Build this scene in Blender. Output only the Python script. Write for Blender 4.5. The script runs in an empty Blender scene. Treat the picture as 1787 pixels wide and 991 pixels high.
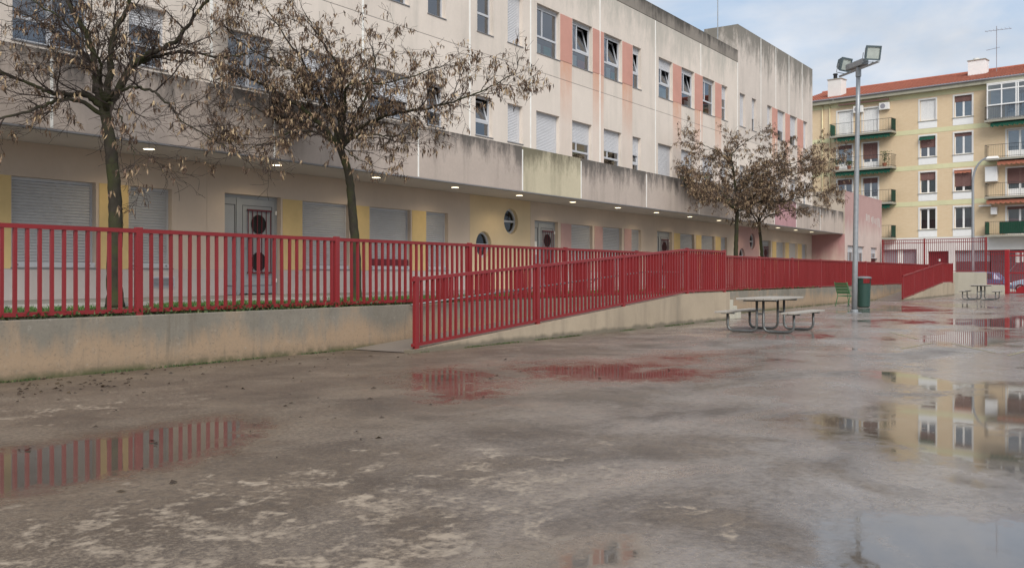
import bpy, math, random
import numpy as np
from mathutils import Vector, Matrix

sc = bpy.context.scene
col = sc.collection
R = math.radians
PI = math.pi

# ------------------------------------------------------------------ camera
# world: X runs along the school front (away to the right), Y into the school, Z up
TH = 0.59126                       # angle between the view axis and the school front
SN, CS = math.sin(TH), math.cos(TH)
cd = bpy.data.cameras.new('camera')
cam = bpy.data.objects.new('camera', cd)
col.objects.link(cam)
cam.location = (0, 0, 1.30)
cam.rotation_euler = (PI / 2, 0, -(PI / 2 - TH))
cd.sensor_width = 36
cd.lens = 33.44
cd.shift_y = -0.00923
cd.clip_start = 0.05
cd.clip_end = 6000
sc.camera = cam

# ------------------------------------------------------------------ sky and sun
SUN_EL, SUN_AZ = R(40), R(-138)    # azimuth of the direction towards the sun, from +X
w = bpy.data.worlds.new('World')
sc.world = w
w.use_nodes = True
nt = w.node_tree
for n in list(nt.nodes):
    nt.nodes.remove(n)


def nd(nt, typ, ins=None, **props):
    n = nt.nodes.new(typ)
    for k, v in props.items():
        setattr(n, k, v)
    for k, v in (ins or {}).items():
        s = n.inputs[k]
        if isinstance(v, bpy.types.NodeSocket):
            nt.links.new(v, s)
        elif v is not None:
            if s.type == 'RGBA' and len(v) == 3:
                v = (*v, 1)
            s.default_value = v
    return n


def ramp(nt, fac, stops):
    n = nd(nt, 'ShaderNodeValToRGB', {'Fac': fac})
    e = n.color_ramp.elements
    while len(e) < len(stops):
        e.new(0.5)
    for a, (p, c) in zip(e, stops):
        a.position = p
        a.color = (c, c, c, 1) if isinstance(c, (int, float)) else (*c, 1)
    return n.outputs['Color']


def mixc(nt, fac, a, b, mode='MIX'):
    n = nd(nt, 'ShaderNodeMix', data_type='RGBA', blend_type=mode)
    for k, v in ((0, fac), (6, a), (7, b)):
        s = n.inputs[k]
        if isinstance(v, bpy.types.NodeSocket):
            nt.links.new(v, s)
        else:
            s.default_value = (*v, 1) if k and len(v) == 3 else v
    return n.outputs[2]


def math_(nt, op, a, b=None, c=None, clamp=False):
    n = nd(nt, 'ShaderNodeMath', operation=op, use_clamp=clamp)
    for k, v in enumerate((a, b, c)):
        if v is None:
            continue
        if isinstance(v, bpy.types.NodeSocket):
            nt.links.new(v, n.inputs[k])
        else:
            n.inputs[k].default_value = v
    return n.outputs[0]


sky = nd(nt, 'ShaderNodeTexSky', sky_type='NISHITA')
sky.sun_disc = False
sky.sun_elevation = SUN_EL
sky.sun_rotation = PI / 2 - SUN_AZ
sky.dust_density = 2.0
tc = nd(nt, 'ShaderNodeTexCoord')
sep = nd(nt, 'ShaderNodeSeparateXYZ', {0: tc.outputs['Generated']})
zz = math_(nt, 'ADD', math_(nt, 'MAXIMUM', sep.outputs[2], 0.0), 0.22)
cmb = nd(nt, 'ShaderNodeCombineXYZ', {0: math_(nt, 'DIVIDE', sep.outputs[0], zz), 1: math_(nt, 'DIVIDE', sep.outputs[1], zz), 2: 0.0})
n1 = nd(nt, 'ShaderNodeTexNoise', {'Vector': cmb.outputs[0], 'Scale': 1.5, 'Detail': 7.0, 'Roughness': 0.56, 'Distortion': 0.35})
cov = ramp(nt, n1.outputs['Fac'], [(0.38, 0.05), (0.62, 1.0)])
n2 = nd(nt, 'ShaderNodeTexNoise', {'Vector': cmb.outputs[0], 'Scale': 3.4, 'Detail': 5.0, 'Roughness': 0.5})
cl = mixc(nt, ramp(nt, n2.outputs['Fac'], [(0.32, 0), (0.68, 1)]), (5.2, 5.6, 6.2), (7.1, 7.2, 7.5))
skyb = mixc(nt, 0.62, sky.outputs[0], (4.5, 5.9, 7.7))
skc = mixc(nt, cov, skyb, cl)
bg = nd(nt, 'ShaderNodeBackground', {'Color': skc, 'Strength': 0.10})
wo = nd(nt, 'ShaderNodeOutputWorld', {'Surface': bg.outputs[0]})

sl = bpy.data.lights.new('sun', 'SUN')
sl.energy = 2.5
sl.angle = R(35)
sl.color = (1.0, 0.955, 0.90)
so = bpy.data.objects.new('sun', sl)
col.objects.link(so)
so.location = (-20, -40, 60)
sd = Vector((math.cos(SUN_AZ) * math.cos(SUN_EL), math.sin(SUN_AZ) * math.cos(SUN_EL), math.sin(SUN_EL)))
so.rotation_euler = (-sd).to_track_quat('-Z', 'Y').to_euler()

sc.view_settings.view_transform = 'Standard'
sc.view_settings.look = 'None'
sc.view_settings.gamma = 1
sc.view_settings.use_curve_mapping = False
sc.view_settings.exposure = 0.28
sc.render.engine = 'CYCLES'
sc.cycles.use_denoising = True
sc.cycles.use_adaptive_sampling = True
sc.cycles.adaptive_threshold = 0.02
sc.cycles.max_bounces = 6
sc.cycles.diffuse_bounces = 3
sc.cycles.glossy_bounces = 3
sc.cycles.transparent_max_bounces = 8
sc.cycles.sample_clamp_indirect = 6

# ------------------------------------------------------------------ helpers
ORG = {}


class MB:
    def __init__(s):
        s.v, s.f, s.m = [], [], []

    def quad(s, *p, mi=0):
        b = len(s.v)
        s.v += [tuple(q) for q in p]
        s.f.append(tuple(range(b, b + len(p))))
        s.m.append(mi)
        return s

    def box(s, x0, x1, y0, y1, z0, z1, mi=0):
        b = len(s.v)
        s.v += [(x, y, z) for z in (z0, z1) for y in (y0, y1) for x in (x0, x1)]
        for q in ((0, 2, 3, 1), (4, 5, 7, 6), (0, 1, 5, 4), (1, 3, 7, 5), (3, 2, 6, 7), (2, 0, 4, 6)):
            s.f.append(tuple(b + i for i in q))
            s.m.append(mi)
        return s

    def hexa(s, pts, mi=0):          # 8 points in the order of box()
        b = len(s.v)
        s.v += [tuple(p) for p in pts]
        for q in ((0, 2, 3, 1), (4, 5, 7, 6), (0, 1, 5, 4), (1, 3, 7, 5), (3, 2, 6, 7), (2, 0, 4, 6)):
            s.f.append(tuple(b + i for i in q))
            s.m.append(mi)
        return s

    def tube(s, pts, rad, n=8, cap=True, mi=0):
        pts = [Vector(p) for p in pts]
        if isinstance(rad, (int, float)):
            rad = [rad] * len(pts)
        b = len(s.v)
        up = None
        for i, p in enumerate(pts):
            t = (pts[min(i + 1, len(pts) - 1)] - pts[max(i - 1, 0)]).normalized()
            if up is None:
                up = t.orthogonal().normalized()
            up = (up - t * up.dot(t))
            up = up.normalized() if up.length > 1e-6 else t.orthogonal().normalized()
            sd_ = t.cross(up)
            for k in range(n):
                a = 2 * PI * k / n
                s.v.append(tuple(p + (up * math.cos(a) + sd_ * math.sin(a)) * rad[i]))
        for i in range(len(pts) - 1):
            for k in range(n):
                a0, a1 = b + i * n + k, b + i * n + (k + 1) % n
                s.f.append((a0, a1, a1 + n, a0 + n))
                s.m.append(mi)
        if cap:
            s.f.append(tuple(b + k for k in reversed(range(n))))
            s.f.append(tuple(b + (len(pts) - 1) * n + k for k in range(n)))
            s.m += [mi, mi]
        return s

    def lathe(s, prof, cx=0, cy=0, n=20, mi=0):   # prof: (r, z) list
        b = len(s.v)
        for r, z in prof:
            for k in range(n):
                a = 2 * PI * k / n
                s.v.append((cx + r * math.cos(a), cy + r * math.sin(a), z))
        for i in range(len(prof) - 1):
            for k in range(n):
                a0, a1 = b + i * n + k, b + i * n + (k + 1) % n
                s.f.append((a0, a1, a1 + n, a0 + n))
                s.m.append(mi)
        return s

    def mesh(s, name, mats, org=(0, 0, 0), smooth=False):
        me = bpy.data.meshes.new(name)
        o = org
        me.from_pydata([(x - o[0], y - o[1], z - o[2]) for x, y, z in s.v], [], s.f)
        if not isinstance(mats, (list, tuple)):
            mats = [mats]
        for m in mats:
            me.materials.append(m)
        if len(mats) > 1:
            me.polygons.foreach_set('material_index', s.m)
        if smooth:
            me.polygons.foreach_set('use_smooth', [True] * len(me.polygons))
        me.update()
        return me

    def build(s, name, mats, parent=None, smooth=False, org=None, bevel=0):
        if org is None:
            org = ORG.get(parent.name, (0, 0, 0)) if parent else (0, 0, 0)
        o = bpy.data.objects.new(name, s.mesh(name, mats, org, smooth))
        col.objects.link(o)
        if parent:
            o.parent = parent
            ORG[o.name] = org
        if bevel:
            md = o.modifiers.new('bevel', 'BEVEL')
            md.width = bevel
            md.segments = 2
            md.limit_method = 'ANGLE'
        return o


def tag(o, label=None, cat=None, group=None, kind=None):
    for k, v in (('label', label), ('category', cat), ('group', group), ('kind', kind)):
        if v:
            o[k] = v
    return o


def empty(name, loc, rz=0, label=None, cat=None, group=None, world=True):
    o = bpy.data.objects.new(name, None)
    o.empty_display_size = 0.2
    col.objects.link(o)
    o.location = loc
    o.rotation_euler = (0, 0, rz)
    ORG[o.name] = tuple(loc) if world else (0, 0, 0)
    return tag(o, label, cat, group)


def inst(name, me, parent, loc, rot=None):
    o = bpy.data.objects.new(name, me)
    col.objects.link(o)
    o.parent = parent
    og = ORG.get(parent.name, (0, 0, 0)) if parent else (0, 0, 0)
    o.location = (loc[0] - og[0], loc[1] - og[1], loc[2] - og[2])
    if rot:
        o.rotation_euler = rot
    ORG[o.name] = og
    return o


def copy_tree(o, parent=None):
    c = o.copy()
    col.objects.link(c)
    c.parent = parent
    for ch in list(o.children):
        copy_tree(ch, c)
    return c


# ------------------------------------------------------------------ materials
def newmat(name):
    m = bpy.data.materials.new(name)
    m.use_nodes = True
    nt = m.node_tree
    for n in list(nt.nodes):
        nt.nodes.remove(n)
    return m, nt


def finish(nt, colr, rough=0.6, metal=0.0, spec=0.4, bump=None, bstr=0.3, bdist=0.01, alpha=None, normal=None):
    ins = {'Base Color': colr, 'Roughness': rough, 'Metallic': metal, 'Specular IOR Level': spec}
    if bump is not None:
        ins['Normal'] = nd(nt, 'ShaderNodeBump', {'Height': bump, 'Strength': bstr, 'Distance': bdist}).outputs[0]
    if alpha is not None:
        ins['Alpha'] = alpha
    p = nd(nt, 'ShaderNodeBsdfPrincipled', ins)
    nd(nt, 'ShaderNodeOutputMaterial', {'Surface': p.outputs[0]})
    return p


def pos(nt, sx=1, sy=1, sz=1):
    g = nd(nt, 'ShaderNodeNewGeometry')
    return nd(nt, 'ShaderNodeVectorMath', {0: g.outputs['Position'], 1: (sx, sy, sz)}, operation='MULTIPLY').outputs[0]


def noise(nt, vec, scale, detail=5, rough=0.55, dist=0.0):
    return nd(nt, 'ShaderNodeTexNoise', {'Vector': vec, 'Scale': scale, 'Detail': detail, 'Roughness': rough, 'Distortion': dist}).outputs['Fac']


def plain(name, c, rough=0.5, spec=0.4, metal=0.0, var=0.12, scale=4.0, bump=0.0, bscale=80):
    m, nt = newmat(name)
    p = pos(nt)
    f = noise(nt, p, scale, 6)
    lo = tuple(x * (1 - var * 1.6) for x in c)
    hi = tuple(min(1, x * (1 + var * 1.6)) for x in c)
    colr = mixc(nt, f, lo, hi)
    b = noise(nt, p, bscale, 3) if bump else None
    r = nd(nt, 'ShaderNodeMapRange', {0: noise(nt, p, scale * 2.3, 4), 3: rough * 0.8, 4: min(1, rough * 1.2)}).outputs[0]
    finish(nt, colr, r, metal, spec, b, bump, 0.005)
    return m


def weathered(name, c, dark, streak=0.5, zt=None, dt=0.6, runoff=None, stain=None, topstr=0.85, rough=0.85, blotch=0.18):
    """cast concrete or render: blotches, vertical run marks, grime that hangs from a top edge at zt"""
    m, nt = newmat(name)
    p = pos(nt)
    big = noise(nt, p, 0.55, 5, 0.6)
    fine = noise(nt, p, 14, 5, 0.7)
    st = noise(nt, pos(nt, 1.2, 1.2, 0.16), 1.3, 6, 0.62)
    st2 = noise(nt, pos(nt, 2.1, 2.1, 0.85), 1.2, 8, 0.74)
    colr = mixc(nt, big, tuple(x * (1 - blotch) for x in c), tuple(min(1, x * (1 + blotch)) for x in c))
    colr = mixc(nt, math_(nt, 'MULTIPLY', ramp(nt, fine, [(0.35, 0), (0.75, 1)]), 0.12), colr, dark)
    s1 = math_(nt, 'MULTIPLY', ramp(nt, st, [(0.50, 0), (0.78, 1)]), streak)
    colr = mixc(nt, s1, colr, dark)
    sep = nd(nt, 'ShaderNodeSeparateXYZ', {0: p})
    if runoff:
        tot = None
        for x0, x1 in runoff['x']:
            k = math_(nt, 'COMPARE', sep.outputs[0], (x0 + x1) / 2, (x1 - x0) / 2)
            tot = k if tot is None else math_(nt, 'ADD', tot, k)
        fall = nd(nt, 'ShaderNodeMapRange', {0: sep.outputs[2], 1: runoff['z0'], 2: runoff['z1'], 3: 0.12, 4: 1.0}).outputs[0]
        fall = math_(nt, 'MULTIPLY', fall, math_(nt, 'LESS_THAN', sep.outputs[2], runoff['z1']))
        mod = nd(nt, 'ShaderNodeMapRange', {0: st2, 1: 0.3, 2: 0.7, 3: 0.45, 4: 1.0}).outputs[0]
        fac = math_(nt, 'MULTIPLY', math_(nt, 'MULTIPLY', tot, fall), mod, clamp=True)
        colr = mixc(nt, math_(nt, 'MULTIPLY', fac, 0.95, clamp=True), colr, runoff['c'])
    if zt is not None:
        h = nd(nt, 'ShaderNodeMapRange', {0: sep.outputs[2], 1: zt - dt, 2: zt, 3: 0.0, 4: 1.0}).outputs[0]
        k = math_(nt, 'ADD', math_(nt, 'MULTIPLY', h, 0.75), math_(nt, 'MULTIPLY', math_(nt, 'SUBTRACT', st2, 0.5), 1.5))
        k = math_(nt, 'ADD', k, math_(nt, 'MULTIPLY', math_(nt, 'SUBTRACT', st, 0.5), 0.8))
        k = math_(nt, 'MULTIPLY', ramp(nt, k, [(0.22, 0), (0.62, 1)]), math_(nt, 'GREATER_THAN', h, 0.001))
        k = math_(nt, 'MULTIPLY', k, math_(nt, 'POWER', h, 0.35))
        colr = mixc(nt, math_(nt, 'MULTIPLY', k, topstr), colr, dark)
    if stain:
        for s_ in stain:           # dict: z0,z1,c,str : colour stain that covers z0..z1 with a ragged edge
            hh = nd(nt, 'ShaderNodeMapRange', {0: sep.outputs[2], 1: s_['z0'], 2: s_['z1'], 3: 1.0, 4: 0.0}).outputs[0]
            kk = math_(nt, 'ADD', hh, math_(nt, 'MULTIPLY', math_(nt, 'SUBTRACT', noise(nt, pos(nt, 1.3, 1.3, 0.35), 1.3, 5, 0.6), 0.5), s_.get('rag', 1.6)))
            kk = math_(nt, 'MULTIPLY', ramp(nt, kk, [(0.25, 0), (0.75, 1)]), s_['str'])
            colr = mixc(nt, kk, colr, s_['c'])
    finish(nt, colr, rough, 0, 0.25, noise(nt, p, 40, 4, 0.7), 0.25, 0.006)
    return m


RUN = [(28.82, 29.64), (31.18, 32.03), (33.57, 34.45), (38.35, 39.25), (40.74, 41.66), (43.2, 44.0), (51.44, 52.34), (53.73, 54.56), (55.95, 57.08)]
MAT = {}
MAT['facade2'] = weathered('render_cream', (0.70, 0.62, 0.54), (0.46, 0.425, 0.36), 0.38, runoff={'x': RUN, 'z0': 6.6, 'z1': 8.86, 'c': (0.62, 0.30, 0.18)})
MAT['facade3'] = weathered('render_cream_top', (0.69, 0.61, 0.53), (0.33, 0.325, 0.28), 0.45, zt=12.3, dt=2.2, topstr=0.55, runoff={'x': RUN, 'z0': 6.6, 'z1': 8.86, 'c': (0.62, 0.30, 0.18)})
MAT['tall'] = weathered('render_cream_tower', (0.62, 0.55, 0.485), (0.14, 0.135, 0.115), 0.3, zt=13.95, dt=2.6, topstr=0.85, runoff={'x': RUN, 'z0': 6.6, 'z1': 8.86, 'c': (0.62, 0.30, 0.18)})
MAT['cap'] = weathered('roof_parapet', (0.27, 0.24, 0.205), (0.06, 0.055, 0.048), 0.7, zt=12.85, dt=1.0, topstr=1.0)
MAT['par'] = weathered('canopy_render', (0.50, 0.42, 0.36), (0.10, 0.09, 0.08), 0.35, zt=5.5, dt=1.3, topstr=1.0)
MAT['par_y'] = weathered('canopy_render_yellow', (0.57, 0.505, 0.36), (0.15, 0.135, 0.09), 0.4, zt=5.5, dt=1.2, topstr=1.0)
MAT['par_p'] = weathered('canopy_render_pink', (0.46, 0.26, 0.27), (0.16, 0.11, 0.11), 0.4, zt=5.42, dt=1.0, topstr=0.8)
MAT['gwall'] = weathered('ground_floor_render', (0.60, 0.50, 0.41), (0.42, 0.35, 0.29), 0.2)
MAT['dado'] = weathered('dado_render', (0.53, 0.475, 0.44), (0.33, 0.29, 0.27), 0.3)
MAT['gyel'] = weathered('yellow_render', (0.70, 0.56, 0.36), (0.5, 0.4, 0.26), 0.2)
MAT['gpink'] = weathered('pink_render', (0.48, 0.31, 0.29), (0.36, 0.2, 0.2), 0.3)
MAT['pil_y'] = plain('yellow_paint', (0.66, 0.49, 0.23), 0.7, 0.3, var=0.08)
MAT['pil_p'] = plain('dusty_pink_paint', (0.52, 0.33, 0.30), 0.7, 0.3, var=0.08)
MAT['pil_s'] = plain('salmon_paint', (0.55, 0.285, 0.225), 0.7, 0.3, var=0.10, scale=1.5)
MAT['wing'] = weathered('wing_render', (0.58, 0.47, 0.42), (0.33, 0.25, 0.23), 0.35, zt=6.8, dt=0.5,
                        stain=[{'z0': 5.6, 'z1': 3.4, 'c': (0.40, 0.215, 0.205), 'str': 0.65, 'rag': 0.9}])
MAT['wing_side'] = weathered('wing_side_render', (0.52, 0.45, 0.37), (0.19, 0.16, 0.13), 0.5, zt=6.8, dt=1.2)
MAT['wing_pink'] = weathered('wing_porch_render', (0.55, 0.40, 0.34), (0.35, 0.22, 0.2), 0.3,
                             stain=[{'z0': 3.7, 'z1': 1.6, 'c': (0.40, 0.19, 0.19), 'str': 0.8, 'rag': 1.2}])
MAT['soffit'] = plain('soffit_paint', (0.56, 0.52, 0.48), 0.8, 0.2, var=0.08, scale=0.8)
MAT['joint'] = plain('joint_sealant', (0.88, 0.84, 0.78), 0.8, 0.2)
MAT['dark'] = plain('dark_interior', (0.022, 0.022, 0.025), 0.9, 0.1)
MAT['alu'] = plain('window_aluminium', (0.50, 0.51, 0.53), 0.42, 0.5, var=0.05)
MAT['alu_d'] = plain('sill_metal', (0.21, 0.21, 0.215), 0.5, 0.5, var=0.1)
MAT['slat'] = plain('shutter_slat', (0.42, 0.42, 0.425), 0.5, 0.4, var=0.05)
MAT['slat_up'] = plain('shutter_slat_light', (0.63, 0.63, 0.64), 0.5, 0.4, var=0.05)
MAT['door'] = plain('door_paint', (0.33, 0.345, 0.355), 0.45, 0.4, var=0.06)
MAT['doorline'] = plain('door_seam', (0.09, 0.09, 0.095), 0.6, 0.3)
m, nt = newmat('red_paint')
p = pos(nt)
oi = nd(nt, 'ShaderNodeObjectInfo').outputs['Random']
rc = mixc(nt, noise(nt, p, 1.2, 6), (0.170, 0.0135, 0.0150), (0.255, 0.020, 0.022))
rc = mixc(nt, math_(nt, 'MULTIPLY', oi, 0.35), rc, (0.27, 0.028, 0.034))
rc = mixc(nt, ramp(nt, noise(nt, p, 34, 5, 0.7), [(0.28, 0.7), (0.40, 0.0)]), rc, (0.06, 0.012, 0.012))
rc = mixc(nt, ramp(nt, noise(nt, p, 60, 4, 0.7), [(0.68, 0.0), (0.78, 0.5)]), rc, (0.34, 0.16, 0.14))
finish(nt, rc, nd(nt, 'ShaderNodeMapRange', {0: noise(nt, p, 7, 4), 3: 0.30, 4: 0.58}).outputs[0], 0, 0.4, noise(nt, p, 90, 3), 0.08, 0.004)
MAT['red'] = m
MAT['red2'] = plain('red_paint_bright', (0.30, 0.02, 0.026), 0.38, 0.45, var=0.10)
MAT['grille'] = plain('dark_red_grille', (0.12, 0.012, 0.018), 0.45, 0.4)
MAT['galv'] = plain('galvanised_steel', (0.30, 0.315, 0.325), 0.42, 0.5, metal=0.35, var=0.14, scale=9)
MAT['steel_d'] = plain('dark_steel_tube', (0.16, 0.165, 0.16), 0.38, 0.5, metal=0.5, var=0.15, scale=12)
MAT['plank'] = plain('weathered_plank', (0.36, 0.33, 0.285), 0.6, 0.35, var=0.16, scale=7, bump=0.2)
MAT['green'] = plain('green_paint', (0.10, 0.27, 0.12), 0.45, 0.45, var=0.12)
MAT['bin'] = plain('bin_green', (0.020, 0.055, 0.042), 0.42, 0.45, var=0.12)
MAT['bin_d'] = plain('bin_lid_grey', (0.16, 0.17, 0.175), 0.45, 0.45, var=0.1)
MAT['lampbox'] = plain('floodlight_housing', (0.085, 0.115, 0.125), 0.45, 0.5, var=0.12)
MAT['lampglass'] = plain('floodlight_glass', (0.42, 0.46, 0.42), 0.12, 0.6, var=0.2, scale=5)
MAT['black'] = plain('black_rubber', (0.02, 0.02, 0.02), 0.7, 0.3)
MAT['white'] = plain('white_paint', (0.84, 0.83, 0.80), 0.55, 0.35, var=0.04)
MAT['white2'] = plain('white_plaster', (0.74, 0.72, 0.68), 0.8, 0.25, var=0.07, scale=1.5)
MAT['paper'] = plain('paper_notice', (0.75, 0.74, 0.70), 0.8, 0.2)
MAT['teal'] = plain('teal_card', (0.03, 0.32, 0.27), 0.7, 0.2, var=0.3, scale=3)
MAT['redcard'] = plain('red_card', (0.42, 0.06, 0.05), 0.7, 0.2, var=0.3, scale=3)
MAT['palecard'] = plain('pale_card', (0.62, 0.66, 0.60), 0.7, 0.2, var=0.2, scale=3)
m, nt = newmat('worn_yline')
p = pos(nt)
finish(nt, mixc(nt, noise(nt, p, 5, 5), (0.42, 0.34, 0.11), (0.25, 0.22, 0.15)), 0.35, 0, 0.5, alpha=ramp(nt, noise(nt, p, 2.2, 7, 0.75), [(0.30, 0.0), (0.52, 0.85)]))
MAT['yline'] = m
m, nt = newmat('worn_wline')
p = pos(nt)
finish(nt, mixc(nt, noise(nt, p, 5, 5), (0.45, 0.45, 0.43), (0.25, 0.22, 0.15)), 0.35, 0, 0.5, alpha=ramp(nt, noise(nt, p, 2.2, 7, 0.75), [(0.30, 0.0), (0.52, 0.85)]))
MAT['wline'] = m


def glassmat(name, tint, refl=0.17, trans=0.55):
    m, nt = newmat(name)
    lw = nd(nt, 'ShaderNodeLayerWeight', {'Blend': 0.28})
    fac = math_(nt, 'ADD', math_(nt, 'MULTIPLY', lw.outputs['Fresnel'], 0.85), refl, clamp=True)
    g = nd(nt, 'ShaderNodeBsdfGlossy', {'Color': (0.92, 0.95, 1.0), 'Roughness': 0.02})
    t = nd(nt, 'ShaderNodeBsdfTransparent', {'Color': tint})
    x = nd(nt, 'ShaderNodeMixShader', {0: fac, 1: t.outputs[0], 2: g.outputs[0]})
    nd(nt, 'ShaderNodeOutputMaterial', {'Surface': x.outputs[0]})
    return m


MAT['glass'] = glassmat('window_glass', (0.62, 0.68, 0.70))
MAT['glass_b'] = glassmat('window_glass_frosted', (0.45, 0.50, 0.48), 0.03)

m, nt = newmat('lamp_disc')
e = nd(nt, 'ShaderNodeEmission', {'Color': (1.0, 0.86, 0.58), 'Strength': 5.0})
nd(nt, 'ShaderNodeOutputMaterial', {'Surface': e.outputs[0]})
MAT['lamp'] = m

# concrete of the retaining wall: grey above, ochre run marks below, moss at the foot
m, nt = newmat('retaining_wall_concrete')
p = pos(nt)
sp = nd(nt, 'ShaderNodeSeparateXYZ', {0: p})
base = mixc(nt, noise(nt, p, 1.3, 7, 0.68), (0.125, 0.11, 0.085), (0.31, 0.28, 0.228))
h = nd(nt, 'ShaderNodeMapRange', {0: sp.outputs[2], 1: 0.62, 2: 0.10, 3: 0.0, 4: 1.0}).outputs[0]
k = math_(nt, 'ADD', h, math_(nt, 'MULTIPLY', math_(nt, 'SUBTRACT', noise(nt, pos(nt, 1.5, 1.5, 0.5), 1.0, 7, 0.68), 0.5), 2.6))
base = mixc(nt, math_(nt, 'MULTIPLY', ramp(nt, k, [(0.05, 0), (0.65, 1)]), 0.85), base, (0.37, 0.26, 0.165))
base = mixc(nt, math_(nt, 'MULTIPLY', ramp(nt, noise(nt, pos(nt, 2.2, 2.2, 0.12), 1.5, 5, 0.6), [(0.55, 0), (0.72, 1)]), 0.45), base, (0.17, 0.165, 0.15))
base = mixc(nt, ramp(nt, noise(nt, p, 26, 6, 0.75), [(0.30, 0.55), (0.47, 0.0)]), base, (0.11, 0.10, 0.085))
base = mixc(nt, ramp(nt, noise(nt, p, 11, 6, 0.75), [(0.58, 0.0), (0.75, 0.45)]), base, (0.46, 0.42, 0.36))
base = mixc(nt, ramp(nt, nd(nt, 'ShaderNodeTexVoronoi', {'Vector': p, 'Scale': 7.0}).outputs['Distance'], [(0.03, 0.6), (0.07, 0.0)]), base, (0.10, 0.10, 0.09))
rs = ramp(nt, noise(nt, pos(nt, 5.5, 5.5, 0.35), 1.0, 6, 0.7), [(0.54, 0.0), (0.66, 0.55)])
base = mixc(nt, math_(nt, 'MULTIPLY', rs, ramp(nt, noise(nt, p, 0.8, 4), [(0.4, 0.2), (0.6, 1.0)])), base, (0.15, 0.125, 0.095))
sd_b = nd(nt, 'ShaderNodeMapRange', {0: sp.outputs[2], 1: 0.20, 2: 0.0, 3: 0.0, 4: 1.0}).outputs[0]
base = mixc(nt, math_(nt, 'MULTIPLY', sd_b, ramp(nt, noise(nt, p, 6, 7, 0.75), [(0.35, 0.1), (0.62, 0.85)])), base, (0.12, 0.10, 0.07))
mo = nd(nt, 'ShaderNodeMapRange', {0: sp.outputs[2], 1: 0.10, 2: 0.0, 3: 0.0, 4: 1.0}).outputs[0]
mo = math_(nt, 'MULTIPLY', mo, ramp(nt, noise(nt, p, 3.0, 5), [(0.30, 0), (0.55, 1)]))
base = mixc(nt, mo, base, (0.07, 0.08, 0.03))
finish(nt, base, 0.85, 0, 0.3, noise(nt, p, 35, 4, 0.7), 0.3, 0.006)
MAT['rwall'] = m
MAT['rampwall'] = weathered('ramp_concrete', (0.40, 0.325, 0.235), (0.17, 0.14, 0.11), 0.7, blotch=0.32, stain=[{'z0': 0.02, 'z1': 0.16, 'c': (0.13, 0.115, 0.085), 'str': 0.8}])
MAT['rampfloor'] = weathered('ramp_floor_concrete', (0.21, 0.18, 0.15), (0.12, 0.10, 0.085), 0.4, rough=0.4)
MAT['bwall'] = weathered('boundary_concrete', (0.46, 0.43, 0.35), (0.22, 0.21, 0.15), 0.5)
MAT['pave'] = weathered('terrace_paving', (0.25, 0.235, 0.21), (0.15, 0.14, 0.125), 0.2)
MAT['kerb'] = weathered('kerb_concrete', (0.44, 0.42, 0.38), (0.28, 0.26, 0.22), 0.3)
MAT['soil'] = plain('planting_soil', (0.10, 0.085, 0.055), 0.95, 0.1, var=0.35, scale=5, bump=0.6, bscale=25)


def leafmat(name, stops, rough=0.6, trans=0.0):
    m, nt = newmat(name)
    g = nd(nt, 'ShaderNodeNewGeometry')
    n = nd(nt, 'ShaderNodeValToRGB', {'Fac': g.outputs['Random Per Island']})
    e = n.color_ramp.elements
    while len(e) < len(stops):
        e.new(0.5)
    for a, (p_, c) in zip(e, stops):
        a.position = p_
        a.color = (*c, 1)
    finish(nt, n.outputs[0], rough, 0, 0.3)
    return m


MAT['pods'] = leafmat('dry_seed_pods', [(0.0, (0.045, 0.028, 0.020)), (0.40, (0.12, 0.074, 0.048)), (0.72, (0.24, 0.16, 0.10)), (1.0, (0.48, 0.36, 0.21))])
MAT['grassm'] = leafmat('grass_blades', [(0.0, (0.04, 0.10, 0.02)), (0.6, (0.07, 0.15, 0.03)), (1.0, (0.12, 0.17, 0.05))])
MAT['ivym'] = leafmat('creeper_leaves', [(0.0, (0.03, 0.055, 0.02)), (0.6, (0.06, 0.10, 0.03)), (1.0, (0.13, 0.12, 0.05))])
MAT['litter'] = leafmat('leaf_litter', [(0.0, (0.025, 0.018, 0.013)), (0.7, (0.06, 0.04, 0.025)), (1.0, (0.11, 0.08, 0.04))])

m, nt = newmat('tree_bark')
p = pos(nt)
b1 = mixc(nt, noise(nt, p, 9, 5, 0.65), (0.020, 0.017, 0.013), (0.070, 0.060, 0.046))
b1 = mixc(nt, math_(nt, 'MULTIPLY', ramp(nt, noise(nt, p, 2.6, 5), [(0.42, 0), (0.62, 1)]), 0.75), b1, (0.055, 0.062, 0.022))
finish(nt, b1, 0.9, 0, 0.2, noise(nt, pos(nt, 1, 1, 0.35), 45, 4, 0.7), 0.7, 0.02)
MAT['bark'] = m
MAT['twig'] = plain('twig_bark', (0.045, 0.034, 0.029), 0.9, 0.2, var=0.3)

# ------------------------------------------------------------------ ground: playground sheet with wet / dry map
gx = np.concatenate([[-2500, -900, -300, -100, -40, -15, -6, -2], np.arange(0, 22, 0.11), np.arange(22, 40, 0.25), np.arange(40, 76, 0.6), [80, 90, 110, 150, 260, 600, 1400, 3000]])
gy = np.concatenate([[-2500, -900, -300, -120, -60, -30, -18, -12], np.arange(-8, 11.6, 0.11), [12, 14, 18, 25, 40, 80, 200, 600, 2500]])
XX, YY = np.meshgrid(gx, gy)


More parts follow.
